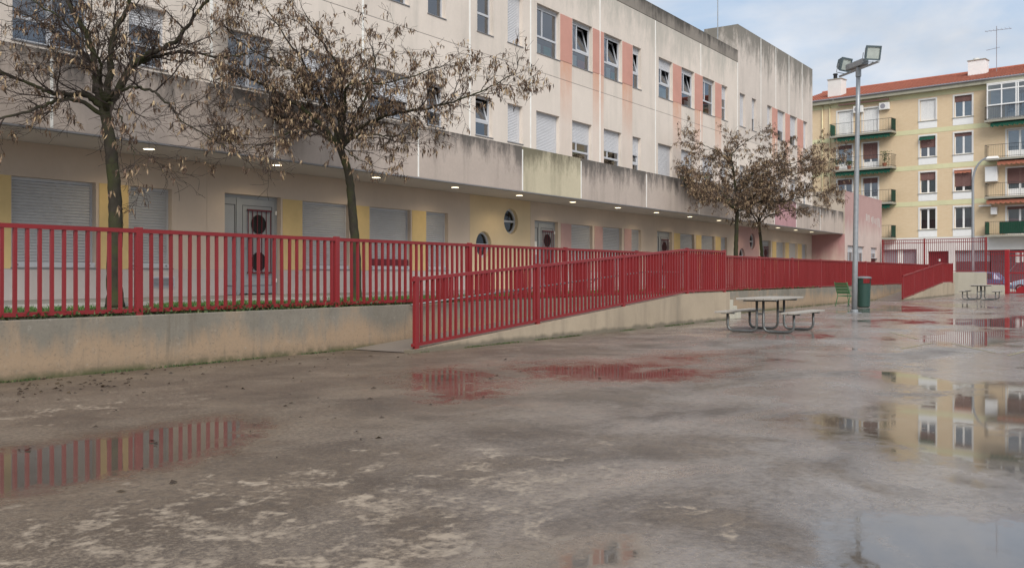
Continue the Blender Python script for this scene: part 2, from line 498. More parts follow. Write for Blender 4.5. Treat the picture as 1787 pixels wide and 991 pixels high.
def poly_dist(P):
    """signed distance (positive inside) of every grid point to a polygon"""
    P = np.array(P, float)
    d = np.full(XX.shape, 1e9)
    ins = np.zeros(XX.shape, bool)
    for i in range(len(P)):
        a, b = P[i], P[(i + 1) % len(P)]
        ex, ey = b - a
        t = np.clip(((XX - a[0]) * ex + (YY - a[1]) * ey) / (ex * ex + ey * ey), 0, 1)
        d = np.minimum(d, np.hypot(XX - a[0] - t * ex, YY - a[1] - t * ey))
        c = ((a[1] > YY) != (b[1] > YY)) & (XX < (b[0] - a[0]) * (YY - a[1]) / (b[1] - a[1] + 1e-12) + a[0])
        ins ^= c
    return np.where(ins, d, -d)


PUD = [  # polygon, softness (m), depth
    ([(3.0, 7.2), (4.23, 7.05), (4.89, 7.05), (5.75, 7.1), (5.65, 6.41), (4.66, 5.61), (4.12, 5.49), (3.65, 5.53), (3.08, 5.5), (2.0, 5.6)], 0.5, 1.05),
    ([(9.3, 8.3), (10.8, 8.3), (10.2, 6.9), (8.0, 5.6), (7.4, 5.9)], 1.0, 0.84),
    ([(11.2, 7.4), (13.1, 7.1), (14.2, 6.1), (12.8, 5.0), (10.8, 4.7), (9.6, 6.4)], 1.7, 0.84),
    ([(8.4, 2.7), (10.8, 2.4), (12.6, 1.2), (12.2, -1.5), (6.4, -1.2), (6.2, 0.95), (7.0, 1.5)], 0.8, 0.77),
    ([(5.1, 1.6), (5.7, 1.25), (6.2, -0.6), (4.5, -0.6), (4.2, 1.2)], 0.3, 0.9),
    ([(27.6, 6.3), (33.5, 3.0), (33.0, 0.2), (27.0, 1.0), (26.2, 5.1)], 0.8, 1.0),
    ([(13.3, 3.0), (12.6, 1.8), (11.6, 1.6), (10.8, 2.4)], 0.4, 0.9),
    ([(20.0, 4.3), (24.0, 4.4), (23.4, 2.4), (19.0, 2.2)], 0.9, 0.75),
    ([(34, 8.6), (46, 8.4), (46, 6.0), (36, 5.2)], 1.6, 0.75),
    ([(3.5, 2.6), (4.5, 2.2), (3.9, 1.7), (3.3, 2.2)], 0.35, 0.85),
]
wet = np.zeros(XX.shape)
for P, soft, dep in PUD:
    wet = np.maximum(wet, dep * np.clip(0.5 + poly_dist(P) / (2 * soft), 0, 1))
DRY = [([(1.6, 5.3), (4.5, 5.0), (6.4, 4.0), (6.0, 2.6), (4.4, 2.0), (3.4, 1.9), (1.6, 3.4)], 0.8, 1.0),
       ([(2.0, 9.6), (7.0, 9.2), (6.6, 8.0), (2.0, 8.2)], 0.7, 0.9),
       ([(4.6, 3.2), (6.6, 3.2), (6.2, 2.2), (4.9, 2.2)], 0.5, 0.75),
       ([(12.5, 9.6), (20, 9.4), (18, 8.3), (13, 8.3)], 0.8, 0.55)]
dry = np.zeros(XX.shape)
for P, soft, dep in DRY:
    dry = np.maximum(dry, dep * np.clip(0.5 + poly_dist(P) / (2 * soft), 0, 1))
# the open yard to the right is wetter all over and painted paler for sky sheen, the strip along the wall is drier
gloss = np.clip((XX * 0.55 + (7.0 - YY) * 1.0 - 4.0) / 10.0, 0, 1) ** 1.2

m, nt = newmat('wet_concrete')
p = pos(nt)
aw = nd(nt, 'ShaderNodeAttribute', attribute_name='wet').outputs['Fac']
ad = nd(nt, 'ShaderNodeAttribute', attribute_name='dry').outputs['Fac']
ag = nd(nt, 'ShaderNodeAttribute', attribute_name='gloss').outputs['Fac']
nA = noise(nt, p, 0.9, 6, 0.62, 0.4)
nB = noise(nt, p, 3.6, 6, 0.62, 0.6)
nC = noise(nt, p, 16, 5, 0.68)
nF = noise(nt, p, 70, 4, 0.75)
nD = noise(nt, pos(nt, 1.0, 1.25, 1), 0.42, 7, 0.62, 0.3)
# patchy edge between the brown damp concrete and the water film, greyed to paint in sky sheen
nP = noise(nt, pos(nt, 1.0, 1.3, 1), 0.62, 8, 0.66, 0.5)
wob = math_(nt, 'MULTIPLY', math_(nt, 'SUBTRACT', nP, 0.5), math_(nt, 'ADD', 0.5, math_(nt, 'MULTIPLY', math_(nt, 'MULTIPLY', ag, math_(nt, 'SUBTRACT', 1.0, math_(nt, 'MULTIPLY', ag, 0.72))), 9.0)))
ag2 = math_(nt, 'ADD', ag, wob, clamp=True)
# puddle mask
wl = math_(nt, 'ADD', aw, math_(nt, 'MULTIPLY', math_(nt, 'SUBTRACT', nB, 0.5), 0.95))
wl = math_(nt, 'ADD', wl, math_(nt, 'MULTIPLY', math_(nt, 'SUBTRACT', nD, 0.5), math_(nt, 'MULTIPLY', ag, 4.6)))
wl = math_(nt, 'ADD', wl, math_(nt, 'MULTIPLY', math_(nt, 'SUBTRACT', nC, 0.5), 0.45))
wl = math_(nt, 'ADD', wl, math_(nt, 'MULTIPLY', ag, 0.09))
pud = ramp(nt, wl, [(0.42, 0), (0.76, 1)])
film = ramp(nt, math_(nt, 'ADD', wl, math_(nt, 'MULTIPLY', ag2, 0.85)), [(0.12, 0), (0.70, 1)])
# dry patches
dl = math_(nt, 'ADD', math_(nt, 'MULTIPLY', ad, 0.40), math_(nt, 'MULTIPLY', math_(nt, 'SUBTRACT', nB, 0.5), 2.3))
dl = math_(nt, 'ADD', dl, math_(nt, 'MULTIPLY', math_(nt, 'SUBTRACT', nC, 0.5), 1.3))
dr = math_(nt, 'MULTIPLY', ramp(nt, dl, [(0.42, 0), (0.78, 1)]), math_(nt, 'SUBTRACT', 1.0, pud), clamp=True)
dr = math_(nt, 'MULTIPLY', dr, math_(nt, 'SUBTRACT', 1.0, math_(nt, 'MULTIPLY', ag2, 0.8)), clamp=True)
damp_sheen = mixc(nt, ramp(nt, nA, [(0.30, 0), (0.70, 1)]), (0.066, 0.044, 0.027), (0.20, 0.148, 0.10))
damp_sheen = mixc(nt, math_(nt, 'MULTIPLY', ag2, 0.9), damp_sheen, mixc(nt, nA, (0.205, 0.177, 0.155), (0.43, 0.392, 0.366)))  # pale grey towards the right puts sky sheen into the base colour
damp_sheen = mixc(nt, math_(nt, 'MULTIPLY', ramp(nt, nC, [(0.32, 0.80), (0.54, 0.0)]), math_(nt, 'SUBTRACT', 1.0, math_(nt, 'MULTIPLY', ag2, 0.5))), damp_sheen, (0.060, 0.045, 0.034))
damp_sheen = mixc(nt, math_(nt, 'MULTIPLY', ramp(nt, nF, [(0.32, 0.60), (0.50, 0.0)]), math_(nt, 'SUBTRACT', 1.0, math_(nt, 'MULTIPLY', ag2, 0.6))), damp_sheen, (0.045, 0.034, 0.026))
damp_sheen = mixc(nt, ramp(nt, nF, [(0.58, 0.0), (0.76, 0.45)]), damp_sheen, (0.36, 0.31, 0.25))
nG = noise(nt, p, 34, 6, 0.72)
sand = math_(nt, 'MULTIPLY', ramp(nt, math_(nt, 'ADD', nG, math_(nt, 'MULTIPLY', math_(nt, 'SUBTRACT', nP, 0.5), 0.5)), [(0.50, 0.0), (0.68, 0.75)]), math_(nt, 'SUBTRACT', 1.0, math_(nt, 'MULTIPLY', ag2, 0.3)))
damp_sheen = mixc(nt, sand, damp_sheen, (0.30, 0.235, 0.165))
nH = noise(nt, p, 150, 3, 0.8)
damp_sheen = mixc(nt, ramp(nt, nH, [(0.36, 0.55), (0.50, 0.0)]), damp_sheen, (0.045, 0.034, 0.025))
damp_sheen = mixc(nt, ramp(nt, nH, [(0.56, 0.0), (0.70, 0.4)]), damp_sheen, (0.36, 0.31, 0.25))
dryc = mixc(nt, nC, (0.27, 0.21, 0.15), (0.46, 0.375, 0.28))
colr = mixc(nt, math_(nt, 'MULTIPLY', dr, 0.85), damp_sheen, dryc)
pudc = mixc(nt, nA, (0.070, 0.056, 0.044), (0.125, 0.102, 0.080))
colr = mixc(nt, math_(nt, 'MULTIPLY', pud, 0.80), colr, pudc)
rgh = mixc(nt, film, (0.55, 0.55, 0.55), (0.185, 0.185, 0.185))
rgh = mixc(nt, math_(nt, 'MULTIPLY', ramp(nt, nB, [(0.35, 0), (0.7, 1)]), 0.40), rgh, (0.36, 0.36, 0.36))
rgh = mixc(nt, pud, rgh, (0.03, 0.03, 0.03))
rgh = mixc(nt, dr, rgh, (0.75, 0.75, 0.75))
bh = math_(nt, 'ADD', math_(nt, 'MULTIPLY', nC, 1.0), math_(nt, 'MULTIPLY', nF, 0.5))
bs = math_(nt, 'ADD', math_(nt, 'MULTIPLY', math_(nt, 'SUBTRACT', 1.0, film), 0.35), 0.09)
bs = math_(nt, 'MULTIPLY', math_(nt, 'SUBTRACT', 1.0, math_(nt, 'MULTIPLY', pud, 0.96)), bs)
bmp = nd(nt, 'ShaderNodeBump', {'Height': bh, 'Strength': bs, 'Distance': 0.006})
pr = nd(nt, 'ShaderNodeBsdfPrincipled', {'Base Color': colr, 'Roughness': rgh, 'Specular IOR Level': math_(nt, 'ADD', 0.5, math_(nt, 'MULTIPLY', film, 0.3)), 'Normal': bmp.outputs[0]})
nd(nt, 'ShaderNodeOutputMaterial', {'Surface': pr.outputs[0]})
MAT['ground'] = m

ny, nx = XX.shape
me = bpy.data.meshes.new('playground')
vv = np.stack([XX.ravel(), YY.ravel(), np.zeros(XX.size)], 1)
idx = np.arange(ny * nx).reshape(ny, nx)
fc = np.stack([idx[:-1, :-1], idx[:-1, 1:], idx[1:, 1:], idx[1:, :-1]], -1).reshape(-1, 4)
me.from_pydata(vv.tolist(), [], fc.tolist())
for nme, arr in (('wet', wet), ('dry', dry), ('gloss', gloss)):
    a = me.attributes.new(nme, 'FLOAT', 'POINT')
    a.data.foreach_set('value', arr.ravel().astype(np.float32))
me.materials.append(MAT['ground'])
go = bpy.data.objects.new('ground', me)
col.objects.link(go)
tag(go, 'wet concrete playground with puddles and pale dry patches', 'ground', kind='structure')

# street behind the boundary fence
m, nt = newmat('asphalt')
p = pos(nt)
finish(nt, mixc(nt, noise(nt, p, 2, 6), (0.05, 0.05, 0.052), (0.09, 0.088, 0.085)), 0.5, 0, 0.4, noise(nt, p, 60, 3), 0.3, 0.005)
MAT['asphalt'] = m
s = MB()
s.quad((73.4 - 12, -60, 0.006), (78.5 - 12, -60, 0.006), (79.5 + 2.5, 40, 0.006), (73.4 + 2.5, 40, 0.006))
s.v = [(72.2 + .157 * -60, -60, .006), (78.6 + .157 * -60, -60, .006), (78.6 + .157 * 40, 40, .006), (72.2 + .157 * 40, 40, .006)]
tag(s.build('road', MAT['asphalt']), 'grey asphalt street behind the red boundary fence', 'road', kind='structure')
s = MB()
for a, b in ((78.6, 83.45),):
    s.hexa([(a + .157 * y if i % 2 == 0 else b + .157 * y, y, z) for z in (0, .12) for y in (-60, 40) for i in (0, 1)])
tag(s.build('street_pavement', MAT['kerb']), 'raised pavement along the apartment block', 'pavement', kind='structure')

# court lines
for P, mt, wd in (([(22.6, 4.9), (20.43, 3.89)], 'yline', .06), ([(17.6, 3.62), (18.25, 3.55), (19.44, 3.44), (19.56, 3.13)], 'yline', .06),
                  ([(19.56, 3.13), (17.53, 2.14)], 'yline', .05), ([(17.1, 1.9), (18.12, 1.77), (20.5, 1.4)], 'yline', .06), ([(18.4, 4.4), (17.77, 3.31), (17.2, 2.23)], 'wline', .035)):
    s = MB()
    P = [Vector((*q, .005)) for q in P]
    for i, (a, b) in enumerate(zip(P, P[1:])):
        d = (b - a).normalized()
        n_ = Vector((-d.y, d.x, 0)) * wd / 2
        e0 = Vector((0, 0, 0.0006 * i))
        s.quad(a - n_ + e0, b - n_ + e0, b + n_ + e0, a + n_ + e0)
    tag(s.build('court_line', MAT[mt]), None, None, kind='structure')

# ------------------------------------------------------------------ terrace in front of the school
s = MB().box(2, 64.4, 11.76, 15.02, 0.01, 0.742)
tag(s.build('terrace', MAT['soil']), 'raised planting strip behind the retaining wall', 'terrace', kind='structure')
s = MB().box(2, 64.4, 15.14, 18.39, 0.01, 0.80)
tag(s.build('pavement', MAT['pave']), 'paved walk along the school front', 'pavement', kind='structure')
s = MB().box(2, 64.4, 15.02, 15.14, 0.01, 0.812)
tag(s.build('kerb', MAT['kerb']), 'pale kerb between planting strip and walk', 'kerb', kind='structure')

WT = 0.742
rw = MB().box(2, 64.4, 11.47, 11.759, -0.1, WT).build('retaining_wall', MAT['rwall'], bevel=0.012)
tag(rw, 'low grey concrete retaining wall with ochre stains under the long red railing', 'wall')


def ramp_thing(x0, x1, x2, label, jx):
    """x0 foot, x1 top of slope, x2 end of landing"""
    r = empty('access_ramp', (x0, 10.8, 0), 0, label, 'ramp')
    s = MB()
    zr = WT - 0.02
    s.quad((x0, 10.29, 0.012), (x1, 10.29, zr), (x1, 11.469, zr), (x0, 11.469, 0.012))
    s.quad((x1, 10.29, zr), (x2, 10.29, zr), (x2, 11.469, zr), (x1, 11.469, zr))
    s.quad((x2, 10.29, zr), (x2, 10.29, 0), (x2, 11.469, 0), (x2, 11.469, zr))
    s.build('ramp_floor', MAT['rampfloor'], r)
    pts = [x0, *jx, x2]

    def zt(x):
        return 0.05 + (zr + .02) * min(1, max(0, (x - x0) / (x1 - x0)))
    for a, b in zip(pts, pts[1:]):
        xs = [a + .004, *([x1] if a < x1 < b else []), b - .004]
        s = MB()
        for c, d in zip(xs, xs[1:]):
            s.hexa([(x, y, z if z < 0 else zt(x)) for z in (-.05, 1) for y in (10.1, 10.286) for x in (c, d)])
        s.build('kerb_wall', MAT['rampwall'], r)
    return r


ramp_thing(12.1, 23.4, 26.35, 'long concrete ramp rising behind the sloping red railing in the middle', [16.2, 25.2])
ramp_thing(49.7, 60.6, 64.3, 'far concrete ramp rising to the right near the boundary wall', [55.0])
st = empty('steps', (27, 10.8, 0), 0, 'short concrete steps at the end of the middle ramp', 'steps')
for i in range(3):
    MB().box(26.36 + .32 * i, 26.67 + .32 * i, 10.12, 11.465, 0.0, .56 - .185 * i).build('step', MAT['bwall'], st, bevel=.01)


# ------------------------------------------------------------------ red railings
def bar_mesh(h, w=.04, d=.04):
    return MB().box(-w / 2, w / 2, -d / 2, d / 2, 0, h).mesh('bar', MAT['red'])


def railing(name, label, x0, x1, Y, ztop, zbot, posts, step, limit=400, postfoot=0.02, kink=None):
    """ztop/zbot are functions of x; posts a list of x"""
    r = empty(name, (x0, Y, zbot(x0)), 0, label, 'railing')
    ks = [x0] + [k for k in (kink or []) if x0 < k < x1] + [x1]
    for a, b in zip(ks, ks[1:]):
        s = MB()
        s.hexa([(x, y, zz(x) + o) for o in (-.055, 0) for y in (Y - .03, Y + .03) for x in (a, b) for zz in (ztop,)])
        s.build('top_rail', MAT['red'], r)
        s = MB()
        s.hexa([(x, y, zz(x) + o) for o in (.04, .09) for y in (Y - .026, Y + .026) for x in (a, b) for zz in (zbot,)])
        s.build('bottom_rail', MAT['red'], r)
    for x in posts:
        MB().box(x - .05, x + .05, Y - .036, Y + .036, zbot(x) - postfoot, ztop(x) + .022).build('post', MAT['red'], r, bevel=.006)
    bm_cache = {}
    jr = random.Random(int(x0 * 10))
    n = int((x1 - x0) / step)
    rest = MB()
    k = 0
    for i in range(n + 1):
        x = x0 + step * (i + .5)
        if x > x1 - .03 or any(abs(x - q) < .075 for q in posts):
            continue
        z0, z1 = zbot(x) + .091, ztop(x) - .056
        if k < limit:
            h = round(z1 - z0, 3)
            if h not in bm_cache:
                bm_cache[h] = bar_mesh(h)
            inst('bar', bm_cache[h], r, (x + jr.uniform(-.004, .004), Y, z0), (jr.uniform(-.004, .004), jr.uniform(-.005, .005), jr.uniform(-.05, .05)))
        else:
            rest.box(x - .02, x + .02, Y - .02, Y + .02, z0, z1)
        k += 1
    if rest.v:
        o = rest.build('far_bars', MAT['red'], r)
        o['kind'] = 'stuff'
    return r


MX = [4.17, 8.0, 11.83, 15.66, 19.5, 23.28, 27.1, 33.0, 36.77, 40.54, 44.4, 48.2, 51.95, 55.9, 60.0, 63.9]
railing('long_railing', 'long red steel railing on top of the retaining wall before the school', 2.2, 64.2, 11.56,
        lambda x: 1.925, lambda x: WT, MX, 0.16, limit=298)


def zr1(x):
    return 0.05 + 0.742 * min(1, max(0, (x - 12.1) / 11.3))


railing('ramp_railing', 'sloping red steel railing along the middle ramp', 12.2, 26.2, 10.19,
        lambda x: 1.24 + .74 * min(1, max(0, (x - 12.2) / 11.2)), zr1, [12.3, 16.09, 19.82, 23.5, 26.15], 0.16, kink=[23.4])


def zr2(x):
    return 0.05 + 0.742 * min(1, max(0, (x - 49.7) / 10.9))


railing('ramp_railing', 'far sloping red railing along the ramp near the boundary wall', 49.8, 64.2, 10.19,
        lambda x: 1.24 + .74 * min(1, max(0, (x - 49.8) / 10.8)), zr2, [49.85, 52.4, 55.0, 57.8, 60.6, 64.1], 0.16, kink=[60.6])
# hand rail along the wall inside the ramp
hr = empty('handrail', (12.6, 11.4, .6), 0, 'thin grey handrail on the wall inside the middle ramp', 'handrail')
MB().tube([(13.6, 11.38, .735), (23.4, 11.38, 1.37), (26.1, 11.38, 1.37)], 0.021, 8).build('rail', MAT['steel_d'], hr, smooth=True)
for i in range(8):
    x = 13.8 + 1.70 * i
    z = .69 + (min(x, 23.4) - 12.9) * .0648
    MB().tube([(x, 11.38, z - .015), (x, 11.40, z - .08), (x, 11.525, z - .10)], .011, 6).build('bracket', MAT['steel_d'], hr)

# ------------------------------------------------------------------ the school
school = empty('school_building', (34, 18.4, 0), 0, 'long cream school with grey canopy, red paint strips and roller shutters', 'school')


def panel(name, mat, parent, x0, x1, z0, z1, Y, holes=(), rounds=(), rev=.22, edge=.06, revmat=None):
    s = MB()
    hs = []
    for a, b, c, d in holes:
        A, B, C, D = max(a, x0), min(b, x1), max(c, z0), min(d, z1)
        if A < B - 1e-4 and C < D - 1e-4:
            hs.append((A, B, C, D, a >= x0, b <= x1, c > z0, d < z1))
    rh = [(cx - r - .06, cx + r + .06, cz - r - .06, cz + r + .06, cx, cz, r) for cx, cz, r in rounds]
    xs = sorted({x0, x1, *[h[0] for h in hs], *[h[1] for h in hs], *[h[0] for h in rh], *[h[1] for h in rh]})
    zs = sorted({z0, z1, *[h[2] for h in hs], *[h[3] for h in hs], *[h[2] for h in rh], *[h[3] for h in rh]})
    for a, b in zip(xs, xs[1:]):
        for c, d in zip(zs, zs[1:]):
            mx, mz = (a + b) / 2, (c + d) / 2
            if any(h[0] < mx < h[1] and h[2] < mz < h[3] for h in hs + rh):
                continue
            s.quad((a, Y, c), (b, Y, c), (b, Y, d), (a, Y, d))
    for A, B, C, D, l, r_, bt, tp in hs:
        if l: s.quad((A, Y, C), (A, Y, D), (A, Y + rev, D), (A, Y + rev, C))
        if r_: s.quad((B, Y, C), (B, Y + rev, C), (B, Y + rev, D), (B, Y, D))
        if bt: s.quad((A, Y, C), (A, Y + rev, C), (B, Y + rev, C), (B, Y, C))
        if tp: s.quad((A, Y, D), (B, Y, D), (B, Y + rev, D), (A, Y + rev, D))
    for a, b, c, d, cx, cz, r in rh:
        N = 40
        for k in range(N):
            pts = []
            for q in (k, k + 1):
                t = 2 * PI * q / N + PI / 4
                ct, s_ = math.cos(t), math.sin(t)
                mxx = max(abs(ct), abs(s_))
                pts.append(((cx + r * ct, cz + r * s_), (cx + (r + .06) * ct / mxx, cz + (r + .06) * s_ / mxx)))
            (i0, o0), (i1, o1) = pts
            s.quad((i0[0], Y, i0[1]), (o0[0], Y, o0[1]), (o1[0], Y, o1[1]), (i1[0], Y, i1[1]))
            s.quad((i0[0], Y, i0[1]), (i1[0], Y, i1[1]), (i1[0], Y + rev, i1[1]), (i0[0], Y + rev, i0[1]))
    e = Y + edge
    hit = lambda z: [h for h in hs if h[2] <= z + 1e-6 and h[3] >= z - 1e-6]
    s.quad((x0, Y, z0), (x0, Y, z1), (x0, e, z1), (x0, e, z0))
    s.quad((x1, Y, z0), (x1, e, z0), (x1, e, z1), (x1, Y, z1))
    for zz_, up in ((z0, 0), (z1, 1)):
        cuts = sorted((h[0], h[1]) for h in hit(zz_))
        x = x0
        for a, b in cuts + [(x1, x1)]:
            if a > x + 1e-4:
                q = [(x, Y, zz_), (a, Y, zz_), (a, e, zz_), (x, e, zz_)]
                s.quad(*(q if up else q[::-1]))
            x = max(x, b)
    return s.build(name, mat, parent)


rng = random.Random(4)


def corrugated(x0, x1, z0, z1, Y, pitch=.052, d=.009):
    s = MB()
    n = max(2, int(round((z1 - z0) / pitch)))
    ph = (z1 - z0) / n
    for i in range(n):
        a = z0 + i * ph
        s.quad((x0, Y, a + .005), (x1, Y, a + .005), (x1, Y - d, a + ph * .5), (x0, Y - d, a + ph * .5))
        s.quad((x0, Y - d, a + ph * .5), (x1, Y - d, a + ph * .5), (x1, Y, a + ph), (x0, Y, a + ph))
        s.quad((x0, Y, a), (x1, Y, a), (x1, Y + .006, a + .005), (x0, Y + .006, a + .005)) if 0 else None
    return s


def slat_window(x0, x1, z0, z1, Y, parent, frac=1.0, single=False, style='wide', tilt=False, mat='slat_up', card=None, boxsill=False, pitch=.052):
    """recessed window with aluminium frame, panes, roller shutter let down by frac; Y is the wall plane"""
    fy = Y + .13
    s = MB()
    fw = .045
    # guide rails and head
    s.box(x0, x0 + fw, fy, fy + .06, z0, z1).box(x1 - fw, x1, fy, fy + .06, z0, z1)
    s.box(x0 + fw, x1 - fw, fy, fy + .06, z1 - .06, z1).box(x0 + fw, x1 - fw, fy, fy + .06, z0, z0 + .05)
    zs = z1 - .06 - (z1 - z0 - .11) * frac
    H = z1 - z0
    zt = z0 + .37 * H
    wd = x1 - x0
    panes = []
    if frac < .97:
        if zt < zs - .1:
            s.box(x0 + fw, x1 - fw, fy + .005, fy + .055, zt - .035, zt + .035)
        if style == 'wide':
            xm = x0 + .36 * wd
            s.box(xm - .03, xm + .03, fy + .006, fy + .054, zt + .035, z1 - .06)
            panes.append((x0 + fw, x1 - fw, z0 + .05, zt - .035, 0))
            panes.append((x0 + fw, xm - .03, zt + .035, z1 - .06, 0))
            panes.append((xm + .03, x1 - fw, zt + .035, z1 - .06, tilt))
        elif style == 'double':
            s.box((x0 + x1) / 2 - .05, (x0 + x1) / 2 + .05, fy + .006, fy + .054, z0 + .05, z1 - .06)
            panes.append((x0 + fw, (x0 + x1) / 2 - .05, z0 + .05, z1 - .06, 0))
            panes.append(((x0 + x1) / 2 + .05, x1 - fw, z0 + .05, z1 - .06, 0))
        else:
            panes.append((x0 + fw, x1 - fw, z0 + .05, zt - .035, 0))
            panes.append((x0 + fw, x1 - fw, zt + .035, z1 - .06, tilt))
    win = s.build('window', MAT['alu'], parent)
    for a, b, c, d, tl in panes:
        if tl:
            o = MB()
            L = d - c
            for q in ((0, .05, 0, L), (b - a - .05, b - a, 0, L), (.05, b - a - .05, 0, .05), (.05, b - a - .05, L - .05, L)):
                o.box(q[0], q[1], -.02, .02, q[2], q[3])
            me_ = o.mesh('sash', MAT['alu'])
            inst('sash', me_, win, (a, fy + .03, c), (-tl, 0, 0))
            g = MB().quad((.05, 0, .05), (b - a - .05, 0, .05), (b - a - .05, 0, L - .05), (.05, 0, L - .05)).mesh('pane', MAT['glass'])
            inst('pane', g, win, (a, fy + .03, c), (-tl, 0, 0))
        else:
            MB().quad((a, fy + .03, c), (b, fy + .03, c), (b, fy + .03, d), (a, fy + .03, d)).build('pane', MAT['glass'], win)
    if card:
        w_ = wd - .14
        for i, cc in enumerate(card):
            a = x0 + .07 + w_ * (i + rng.uniform(.05, .2)) / len(card)
            b = x0 + .07 + w_ * (i + rng.uniform(.75, .98)) / len(card)
            hh = rng.uniform(.5, .95) * (zt - z0 - .12)
            MB().box(a, b, fy + .10, fy + .13, z0 + .06, z0 + .06 + hh).build('wall_card', MAT[cc], win)
    if frac > .02:
        if single:
            n = max(2, int(round((z1 - .06 - zs) / pitch)))
            ph = (z1 - .06 - zs) / n
            sm = MB()
            w2 = wd - 2 * fw - .006
            sm.quad((0, 0, 0), (w2, 0, 0), (w2, -.010, ph * .28), (0, -.010, ph * .28))
            sm.quad((0, -.010, ph * .28), (w2, -.010, ph * .28), (w2, -.010, ph * .68), (0, -.010, ph * .68))
            sm.quad((0, -.010, ph * .68), (w2, -.010, ph * .68), (w2, 0, ph * .93), (0, 0, ph * .93))
            sm.quad((0, 0, ph * .93), (w2, 0, ph * .93), (w2, 0.004, ph), (0, 0.004, ph))
            me_ = sm.mesh('slat', MAT[mat])
            for i in range(n):
                inst('slat', me_, win, (x0 + fw + .003, fy + .016, zs + i * ph))
        else:
            corrugated(x0 + fw, x1 - fw, zs, z1 - .06, fy + .012, pitch).build('shutter', MAT[mat], win)
        MB().box(x0 + fw, x1 - fw, fy + .002, fy + .03, zs - .035, zs).build('bottom_slat', MAT['alu'], win)
    if boxsill:
        o = MB().box(x0 + .01, x1 - .005, Y + .02, fy - .002, z0 - .0, z0 + .10).build('sill_box', MAT['alu'], win, bevel=.008)
        for q in (x0 + .12, x1 - .14):
            MB().tube([(q, Y + .022, z0 + .05), (q, Y + .008, z0 + .05)], .022, 10).build('sill_bolt', MAT['alu_d'], win)
    MB().box(x0 - .03, x1 + .03, Y - .025, fy, z0 - .028, z0 - .003).build('sill', MAT['alu_d'], win)
    return win


# --- ground floor (wall plane Y = 18.4, floor z = 0.80)
GW = 18.4
ZS, ZH = 1.445, 3.225
gwin = [  # x0, x1, one object per slat
    (9.94, 11.72, 1), (12.5, 13.59, 1), (17.59, 19.34, 1), (20.16, 21.97, 1), (22.7, 23.79, 1), (31.48, 33.14, 0), (34.0, 35.66, 0), (36.56, 37.49, 0),
    (41.62, 43.31, 0), (44.17, 45.88, 0), (46.73, 47.61, 0), (55.5, 57.05, 0), (57.9, 59.5, 0), (60.5, 61.5, 0), (6.9, 8.6, 0)]
gdoor = [(15.07, 16.84), (28.87, 30.5), (39.11, 40.71), (53.0, 54.5)]
holes = [(a, b, ZS, ZH) for a, b, _ in gwin] + [(a, b, .79, ZH + .03) for a, b in gdoor]
SEG = [(5, 14.55, 'gwall'), (14.55, 24.95, 'gwall'), (24.95, 28.58, 'gyel'), (28.58, 39.05, 'gwall'), (39.05, 48.92, 'gwall'), (48.92, 52.5, 'gpink'), (52.5, 62.59, 'gwall')]
RND = {24.95: [(25.72, 2.29, .44), (27.35, 3.14, .44)], 48.92: [(49.8, 2.29, .44), (51.42, 3.14, .44)]}
for a, b, mt in SEG:
    rd = RND.get(a, ())
    if mt == 'gwall':
        panel('wall_panel', MAT['gwall'], school, a + .004, b - .004, ZS - .03, 3.909, GW, holes)
        panel('dado_panel', MAT['dado'], school, a + .004, b - .004, .79, ZS - .032, GW - .006, holes)
    else:
        panel('wall_panel', MAT[mt], school, a + .004, b - .004, .79, 3.909, GW, (), rd)
    for cx, cz, r in rd:
        s = MB()
        N = 36
        for k in range(N):
            for r0, r1, y0, y1 in ((r - .07, r, GW + .12, GW + .12), (r - .07, r - .07, GW + .12, GW + .18)):
                a0, a1 = 2 * PI * k / N, 2 * PI * (k + 1) / N
                p_ = [(cx + q * math.cos(t), y, cz + q * math.sin(t)) for q, t, y in ((r0, a0, y1), (r1, a0, y0), (r1, a1, y0), (r0, a1, y1))]
                s.quad(*p_)
        s.box(cx - r + .06, cx + r - .06, GW + .115, GW + .17, cz - .035, cz + .035)
        wn = s.build('round_window', MAT['alu'], school)
        s = MB()
        s.quad(*[(cx + (r - .06) * math.cos(2 * PI * k / N), GW + .16, cz + (r - .06) * math.sin(2 * PI * k / N)) for k in range(N)])
        s.build('pane', MAT['glass_b'], wn)
for a, b, sg in gwin:
    slat_window(a, b, ZS, ZH, GW, school, 1.0, bool(sg), mat='slat', boxsill=b < 24, pitch=.062)
for a, b, mt in ((8.9, 9.92, 'y'), (11.79, 12.48, 'y'), (16.9, 17.57, 'y'), (19.5, 20.14, 'y'), (22.02, 22.68, 'y'), (30.7, 31.46, 'p'), (33.3, 33.98, 'p'), (35.88, 36.54, 'p'),
                 (40.92, 41.6, 'y'), (43.5, 44.15, 'y'), (46.0, 46.7, 'y'), (54.75, 55.45, 'y'), (57.15, 57.85, 'y'), (59.6, 60.4, 'y')):
    MB().box(a, b, GW - .012, GW + .03, ZS - .029, ZH).build('painted_panel', MAT['pil_' + mt], school)
# thin dark gap strips behind the joints
for x in (14.55, 24.95, 28.58, 39.05, 48.92, 52.5):
    MB().box(x - .03, x + .03, GW + .008, GW + .05, .79, 3.9).build('joint', MAT['dado'], school)

